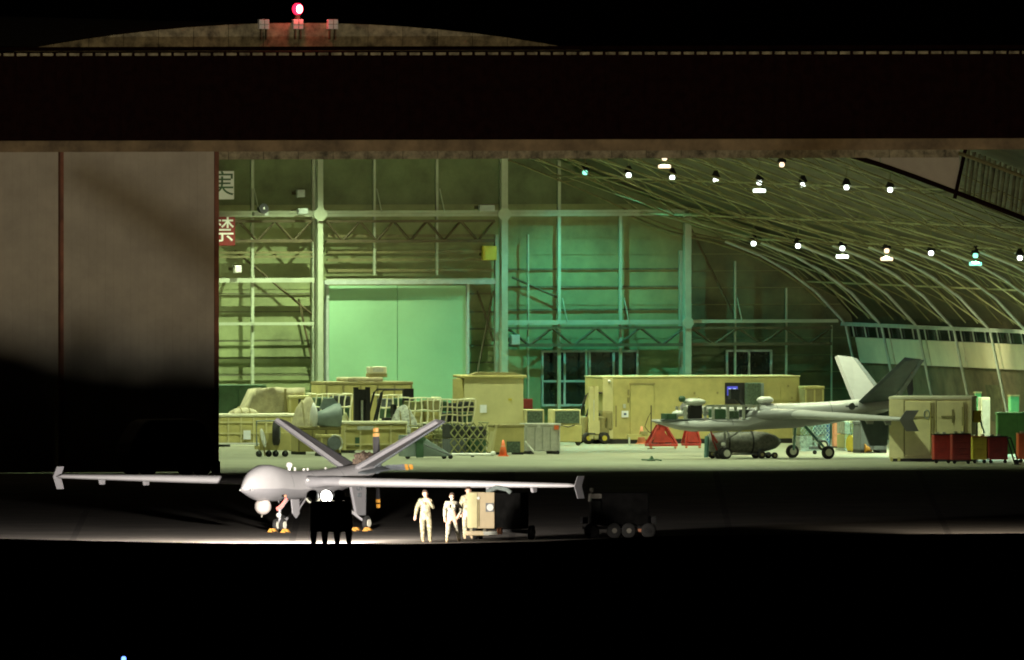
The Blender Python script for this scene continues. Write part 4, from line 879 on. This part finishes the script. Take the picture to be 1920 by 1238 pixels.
obj('label_plate', MB().box(X(1159), X(1172), -.05, -.003, Z(782), Z(770)), 'label_white', t); obj('label_mark', MB().box(X(1163), X(1168), -.056, -.051, Z(778), Z(774)), 'blue', t); obj('label_plate', MB().box(X(1162), X(1167), -.05, -.003, Z(765), Z(757)), 'silver', t)
rc = obj('recess', MB().box(X(1361), X(1399), -.03, -.001, Z(758), Z(718)), 'black', t); sn = obj('screen', MB().box(X(1365), X(1385), -.06, -.035, Z(742), Z(725)), 'screen', rc); 
for q_ in (1370, 1379): obj('screen_window', MB().box(X(q_ - 2.5), X(q_ + 2), -.07, -.061, Z(738), Z(729)), 'screen_white', rc)
ac = obj('air_unit', MB().box(X(1399), X(1427), -.35, -.01, Z(760), Z(718)), 'grille', t, bevel=.03); obj('air_unit_side', MB().box(X(1427.5), X(1433), -.3, -.01, Z(758), Z(719)), 'gray_blue', ac)
for q_ in (1436, 1470): obj('panel', MB().box(X(q_), X(q_ + 32), -.03, -.002, Z(752), Z(726)), 'tan', t)
obj('skid', MB().box(-a + .1, a - .1, .02, 2.3, 0, .178), 'black', t)
mb = MB()
for p_, q_ in ((1300, 735), (1345, 735), (1308, 745), (1483, 723), (1490, 745)): mb.box(X(p_), X(p_ + 3), -.03, -.002, Z(q_ + 4), Z(q_))
obj('fastener', mb, 'tan_dark', t)
# ledge by the shelter
c, w_, h = place(1178, 1222, 815, 836); t = thing('low_bench', 'low pale bench rail in front of the long shelter, left of the red stands', 'bench', c, A)
obj('top', MB().box(-w_ / 2, w_ / 2, 0, .3, h - .1, h), 'tan', t); obj('leg', MB().box(-w_ / 2, -w_ / 2 + .06, 0, .06, 0, h - .102), 'silver', t); obj('leg', MB().box(w_ / 2 - .06, w_ / 2, 0, .06, 0, h - .102), 'silver', t); obj('box', MB().box(.05, .3, -.05, .2, h + .002, h + .12), 'tan_dark', t)
# boxes of things at the far right end behind the shelter
t, a, h = crate('small_cabinet', 'small tan cabinet beyond the end of the long shelter, under the pale tail fin', 'cabinet', 1508, 1546, 724, 832, .8, 'tan_dark', 'tan', 3)
# red stands
def stand(label, px, yb, s):
    t = thing('support_stand', label, 'stand', G(px, yb), A); m = 'red'
    obj('base', MB().box(-.5 * s, .5 * s, -.3, .3, .10, .20), m, t, bevel=.02)
    obj('post', MB().box(-.12, .12, -.1, .1, .202, .95), m, t, bevel=.02); obj('head', MB().box(-.2, .2, -.2, .2, .952, 1.08), m, t, bevel=.03)
    for sx in (-1, 1):
        obj('brace', MB().tube([(sx * .46 * s, -.25, .2), (sx * .14, -.08, .9)], .055, 6).tube([(sx * .46 * s, .25, .2), (sx * .14, .08, .9)], .055, 6), m, t); obj('foot', MB().ball((sx * .42 * s, -.25, .06), .06, 8), 'orange_pale', t)
    obj('ring_plate', MB().prism([(-.36 * s, -.32, .25), (.36 * s, -.32, .25), (.05, -.32, .62), (-.25, -.32, .75)], (0, .04, 0)), m, t)
    return t
stand('wide red support stand under the nose of the hangar aircraft, the left one', 1240, 842, 1.15); stand('narrow red support stand under the hangar aircraft, the right one', 1296, 841, .62)
t = thing('wall_rope', 'thin dark hooked pole standing in front of the long shelter by the aircraft nose', 'pole', G(1221, 842), A)
obj('pole', MB().tube([(0, 0, .03), (0, 0, 1.65)], .022, 5), 'black', t); obj('hook', MB().tube([(0, 0, 1.4), (-.12, 0, 1.2), (-.25, 0, .85), (-.1, 0, .65), (0, 0, .6)], .015, 5), 'black', t); obj('base', MB().box(-.12, .12, -.12, .12, 0, .03), 'black', t)
# covered pod on its cart
c = G(1398, 860); t = thing('pod_cart', 'grey covered pod with a yellow top strip on a cart under the hangar aircraft', 'pod', c, A)
def pr(x, r): return [(x, r * math.cos(a_), .62 + r * .9 * math.sin(a_)) for a_ in [2 * math.pi * k / 14 for k in range(14)]]
pd = obj('pod', MB().loft([pr(-1.5, .28), pr(-1.35, .40), pr(-.9, .46), pr(.3, .47), pr(.8, .40), pr(1.15, .28), pr(1.35, .10)]), 'ordnance', t, True)
obj('top_strip', MB().box(-1.35, .3, -.14, .14, 1.02, 1.14), 'yellow', pd, bevel=.02)
for x in (-.75, .18): obj('strap', MB().loft([[(x + dx, (.48) * math.cos(a_), .62 + .445 * math.sin(a_)) for a_ in [2 * math.pi * k / 14 for k in range(14)]] for dx in (-.03, .03)]), 'black', pd)
obj('cradle', MB().box(-1.2, .9, -.3, .3, .14, .2).box(-.9, -.8, -.35, .35, .2, .45).box(.4, .5, -.35, .35, .2, .45), 'gray_dark', t)
for x, r in ((-1.18, .17), (.5, .15), (1.0, .12)):
    for y in (-.45, .4): q = obj('wheel', MB().wheel((x, y, r), r, .12), 'rubber', t, True); obj('hub', MB().tube([(x, y - .08, r), (x, y + .08, r)], r * .4, 8), 'tan_dark', q)
obj('tow_handle', MB().tube([(-1.2, -.45, .2), (-1.42, -.5, .7), (-1.5, -.5, 1.05)], .035, 6).tube([(-1.45, -.5, .9), (-1.25, -.5, .6)], .05, 6), 'red_dull', t); obj('hydraulic_bottle', MB().tube([(-1.65, -.4, .05), (-1.62, -.4, .85)], .09, 8), 'teal', t)
# small dark object on the floor
t = thing('floor_clamp', 'small dark metal clamp lying alone on the open hangar floor', 'clamp', G(1222, 865), A)
obj('body', MB().prism([(-.15, 0, 0), (.15, 0, 0), (.08, 0, .1), (.02, 0, .2), (-.05, 0, .1)], (0, .15, 0)), 'dark_green', t); obj('arm', MB().tube([(-.4, 0, .06), (-.1, 0, .05), (.2, 0, .06), (.38, 0, .03)], .03, 5), 'dark_green', t)
# clutter behind the aircraft
pallet('pale netted pallet between the wheels of the hangar aircraft', 1500, 1556, 792, 846, 0, 8, 6, 'w', 'gauze', True, .012)
pallet('pale loaded pallet right of the orange-brown post, behind the hangar aircraft', 1584, 1612, 786, 846, 0, 5, 6, 'w', 'gauze', False, .012)
def post(name, label, cat, px, w_, yt, yb, m): 
    c, ww, h = place(px - w_ / 2, px + w_ / 2, yt, yb); t = thing(name, label, cat, c, A); obj('post', MB().box(-ww / 2, ww / 2, 0, ww, .05, h), m, t, bevel=.02); obj('base', MB().box(-ww * .8, ww * .8, -.1, ww + .1, 0, .048), 'black', t); obj('cap', MB().box(-ww * .55, ww * .55, -.02, ww + .02, h + .002, h + .06), 'tan_dark', t); return t
post('padded_post', 'orange-brown padded post behind the right wheel of the hangar aircraft', 'post', 1570, 13, 786, 840, 'orange_pale'); post('gas_bottle', 'slim blue bottle stand behind the hangar aircraft, left of the orange-brown post', 'gas bottle', 1553, 7, 790, 842, 'blue')
def drum(label, px, yb, r, hh, m, tilt=0, name='hose_reel', cat='reel'):
    t = thing(name, label, cat, G(px, yb), A); obj('drum', MB().tube([(-.12, 0, r + .05), (.16, .1, r + .05)], r, 14), m, t, True); obj('flange', MB().tube([(-.16, -.02, r + .05), (-.122, -.01, r + .05)], r + .05, 14), m, t); obj('frame', MB().box(-.2, .25, -.1, .15, 0, .05), 'black', t)
drum('yellow reel on the floor right of the hangar aircraft wheels', 1601, 848, .27, .5, 'yellow'); drum('small yellow reel on the floor left of the tan container', 1627, 850, .13, .3, 'amber')
t = thing('dolly', 'grey low dolly with a white-hubbed wheel between the aircraft wheels', 'dolly', G(1542, 852), A); obj('deck', MB().box(-.4, .4, 0, .5, .18, .3), 'gray_dark', t, bevel=.02)
q = obj('wheel', MB().wheel((0, -.08, .34), .2, .12), 'rubber', t, True); obj('hub', MB().tube([(0, -.16, .34), (0, 0, .34)], .12, 12), 'hub_white', q); obj('castor', MB().wheel((-.3, .0, .08), .08, .06), 'rubber', t, True); obj('castor', MB().wheel((.3, .0, .08), .08, .06), 'rubber', t, True)
t, a, h = crate('covered_box', 'tall dark blue-grey covered box against the left side of the tan container', 'box', 1612, 1664, 790, 850, 1.0, 'gray_dark', 'gray_dark', 3)
# right container with double doors
c, w_, h = place(1667, 1822, 744, 866); t = thing('tan_container', 'large tan shipping container with double doors, behind the red tool chests', 'container', c, A + R(-20)); a = w_ / 2 * 1.0; s = w_ / 155
def X(p): return -a + (p - 1667) * s
def Z(q): return (868 - q) * s
obj('shell', MB().box(-a, a, .02, 3.0, .12, h - .1), 'tan_pale', t, bevel=.01); obj('roof_rail', MB().box(-a - .02, a + .02, -.02, 3.0, h - .098, h), 'cream', t, bevel=.02)
for p_, q_ in ((1667, 1694), (1816, 1822)): obj('corner_post', MB().box(X(p_), X(q_), -.03, .018, .12, h - .1), 'tan_pale', t)
for p_, q_ in ((1697, 1750), (1757, 1812)):
    dr = obj('door', MB().box(X(p_), X(q_), -.05, .015, .22, h - .18), 'tan_pale', t, bevel=.02)
    obj('door_edge', MB().box(X(p_) - .05, X(p_) - .01, -.02, .018, .2, h - .15), 'tan_dark', dr)
    obj('lock_bar', MB().tube([(X(q_ - 5), -.08, .25), (X(q_ - 5), -.08, h - .2)], .02, 6), 'tan', dr)
obj('door_bar', MB().box(X(1697), X(1750), -.07, -.052, Z(786), Z(783)).box(X(1697), X(1706), -.09, -.052, Z(792), Z(786)), 'tan_dark', t)
obj('handle_recess', MB().tube([(X(1738) + .1 * math.cos(a_) , -.07, Z(779) + .16 * math.sin(a_)) for a_ in [math.pi * 2 * k / 10 for k in range(11)]], .018, 4), 'gray_blue', t)
obj('handle', MB().box(X(1765), X(1790), -.09, -.055, Z(785), Z(782)).box(X(1785), X(1788), -.09, -.055, Z(795), Z(770)), 'tan_dark', t); obj('hinge', MB().box(X(1804), X(1807), -.08, -.052, Z(800), Z(765)), 'tan_dark', t)
obj('base', MB().box(-a + .1, a - .1, .02, 2.9, 0, .118), 'black', t)
for p_ in (1669, 1683): obj('corner_casting', MB().box(X(p_), X(p_ + 5), -.06, .0, .02, .16), 'tan', t)
# red tool chests and neighbours
def chest(label, x0, x1, yt, yb, m, name='tool_chest', cat='tool chest', top='black'):
    c, w_, h = place(x0, x1, yt, yb); t = thing(name, label, cat, c, A - R(8), 'red tool chests' if 'red' in m else None) if 'red' in m else thing(name, label, cat, c, A - R(8)); a = w_ / 2
    obj('cabinet', MB().box(-a, a, 0, .55, .14, h - .04), m, t, bevel=.02); obj('top_tray', MB().box(-a - .01, a + .01, -.02, .57, h - .038, h), top, t)
    for k in range(4): z = .18 + (h - .28) * k / 4; obj('drawer', MB().box(-a + .03, a - .03, -.02, -.002, z, z + (h - .28) / 4 - .03), m, t, bevel=.008)
    for sx in (-1, 1): q = obj('castor', MB().wheel((sx * (a - .1), .06, .07), .07, .05), 'rubber', t, True)
    obj('handle', MB().tube([(a, .1, h - .1), (a + .07, .1, h - .05), (a + .07, .45, h - .05), (a, .45, h - .1)], .015, 5), 'silver', t)
    for k in range(2): obj('tool', MB().box(-a + .1 + k * .25, -a + .22 + k * .25, .1, .3, h + .002, h + .07), 'silver' if k else 'parcel', t)
    return t
chest('bright red tool chest, leftmost of the three by the tan container', 1751, 1784, 814, 869, 'red'); chest('dull red tool chest in the middle, left of the yellow cabinet', 1785, 1821, 813, 870, 'red_dull'); chest('dull red tool chest on the right, before the green screen', 1853, 1890, 818, 869, 'red_dull')
chest('yellow and orange cabinet between the red tool chests', 1823, 1851, 818, 869, 'yellow', 'cabinet', 'cabinet', 'amber')
chest('orange cabinet at the right picture edge', 1909, 1945, 812, 868, 'orange', 'cabinet', 'cabinet', 'orange_pale')
t = thing('hand_truck', 'black hand truck leaning at the right of the last red tool chest', 'hand truck', G(1902, 872), A); obj('frame', MB().tube([(0, 0, .1), (-.22, .2, 1.0)], .03, 5).tube([(.15, 0, .1), (-.08, .2, 1.0)], .03, 5).tube([(-.22, .2, 1.0), (-.08, .2, 1.0)], .03, 5), 'black', t); obj('wheel', MB().wheel((.08, 0, .1), .1, .06), 'rubber', t); obj('plate', MB().box(-.1, .2, -.2, 0, .0, .03), 'black', t)
t = thing('hoist_arm', 'yellow pump with a thin bent arm above the yellow cabinet', 'pump', G(1832, 866) + Vector((0, .9, 0)), A)
obj('stand', MB().tube([(0, 0, 0), (0, 0, 1.45)], .04, 6), 'silver', t); obj('pump_body', MB().box(-.16, .16, -.1, .15, 1.45, 1.9), 'yellow', t, bevel=.05); obj('arm', MB().tube([(.1, 0, 1.8), (.2, 0, 1.3), (.3, 0, 1.05)], .035, 6), 'teal', t)
t, a, h = crate('pale_locker', 'narrow pale locker standing right of the tan container', 'locker', 1840, 1857, 745, 850, .5, 'cream', 'cream', 0, lid=False); obj('locker_door', MB().box(-a + .03, a - .03, -.03, -.002, .2, h - .1), 'silver', t)
t, a, h = crate('green_screen', 'bright green panel screen behind the right tool chests', 'screen', 1868, 1950, 773, 858, .2, 'bright_green', 'bright_green', 3)
for px, yt in ((1835, 738), (1903, 744)): post('green_pillar', 'green pillar at the side wall, ' + ('above the yellow pump' if px < 1850 else 'above the bright green screen'), 'pillar', px, 11 if px < 1850 else 17, yt, 843, 'bright_green')

c, w_, h = place(756, 852, 816, 861); t = thing('loading_ramp', 'grey wedge-shaped ramp on small wheels, under the right tail fin of the outdoor aircraft', 'ramp', (c.x, c.y - .3, 0), A); a = w_ / 2
obj('body', MB().prism([(-a, 0, .1), (-a, 0, h), (-a + .45, 0, h), (-a + .8, 0, h * .9), (a - .15, 0, .22), (a - .15, 0, .1)], (0, .8, 0)), 'gray_blue', t, bevel=.02); obj('side_bar', MB().tube([(-a + .6, -.05, .62), (a - .1, -.05, .14)], .035, 5), 'gray_dark', t)
obj('winch', MB().box(-a + .45, -a + .72, -.12, -.002, .06, h * .78).box(-a + .38, -a + .8, -.14, -.004, h * .78 + .002, h * .92), 'dark_green', t)
for x in (-a + .15, a - .35, a - .1): obj('wheel', MB().wheel((x, .05, .09), .09, .06), 'rubber', t, True)
t, a, h = crate('engine_stand', 'tan stand with a dark round drum, behind the left tail fin of the outdoor aircraft', 'stand', 600, 640, 815, 856, .7, 'tan_dark', 'tan', 2)
obj('drum', MB().tube([(.1, -.2, .5), (.1, -.05, .5)], .26, 16), 'gray_dark', t); obj('hoop', MB().tube([(.1 + .3 * math.cos(k * .5), -.22, .5 + .3 * math.sin(k * .5)) for k in range(-2, 5)], .03, 5), 'silver', t)

def mound(label, x0, x1, yt, yb, m, seed, zb=0.0, dy=0.0):
    c, w_, h = place(x0, x1, yt, yb); t = thing('covered_load', label, 'covered load', (c.x, c.y + dy, 0), A)
    h0 = zb; mb = MB(); rings = []
    for i in range(15):
        f = i / 14; a_ = math.sin(math.pi * min(max(f, .02), .98)) ** .22; r = []
        for j in range(13):
            g = j / 12; e = math.sin(math.pi * g) ** .5; k = 1 + .16 * noise.noise(Vector((f * 4 + seed, g * 4, seed)))
            r.append((-w_ / 2 + w_ * f, 1.0 * g - .02 * math.sin(f * 30), h0 + (h - h0) * a_ * e * k))
        rings.append(r)
    mb.loft(rings); obj('cover', mb, m, t, True); mb = MB()
    for f in (.3, .65): mb.tube([(-w_ / 2 + w_ * f, g / 8 - .01, h0 + (h - h0) * (math.sin(math.pi * f) ** .22) * (math.sin(math.pi * g / 8) ** .5 if 0 < g < 8 else 0) + .03) for g in range(9)], .025, 4)
    obj('strap', mb, 'tan_dark', t)
mound('low beige bundle on the far left case, in front of the green cabinet', 440, 486, 765, 838, 'tarp', 1, 1.22, .2)
mound('pale bundle in front of the heaped netted pallet, right of the forklift cage', 738, 790, 762, 848, 'gauze', 5, 0, .1)
mound('beige covered load between the tarpaulin heap and the grey fairing', 556, 606, 748, 840, 'tarp', 9)
mound('small greenish covered load right of the grey fairing, below the forklift mast', 634, 668, 778, 846, 'net_olive', 12)
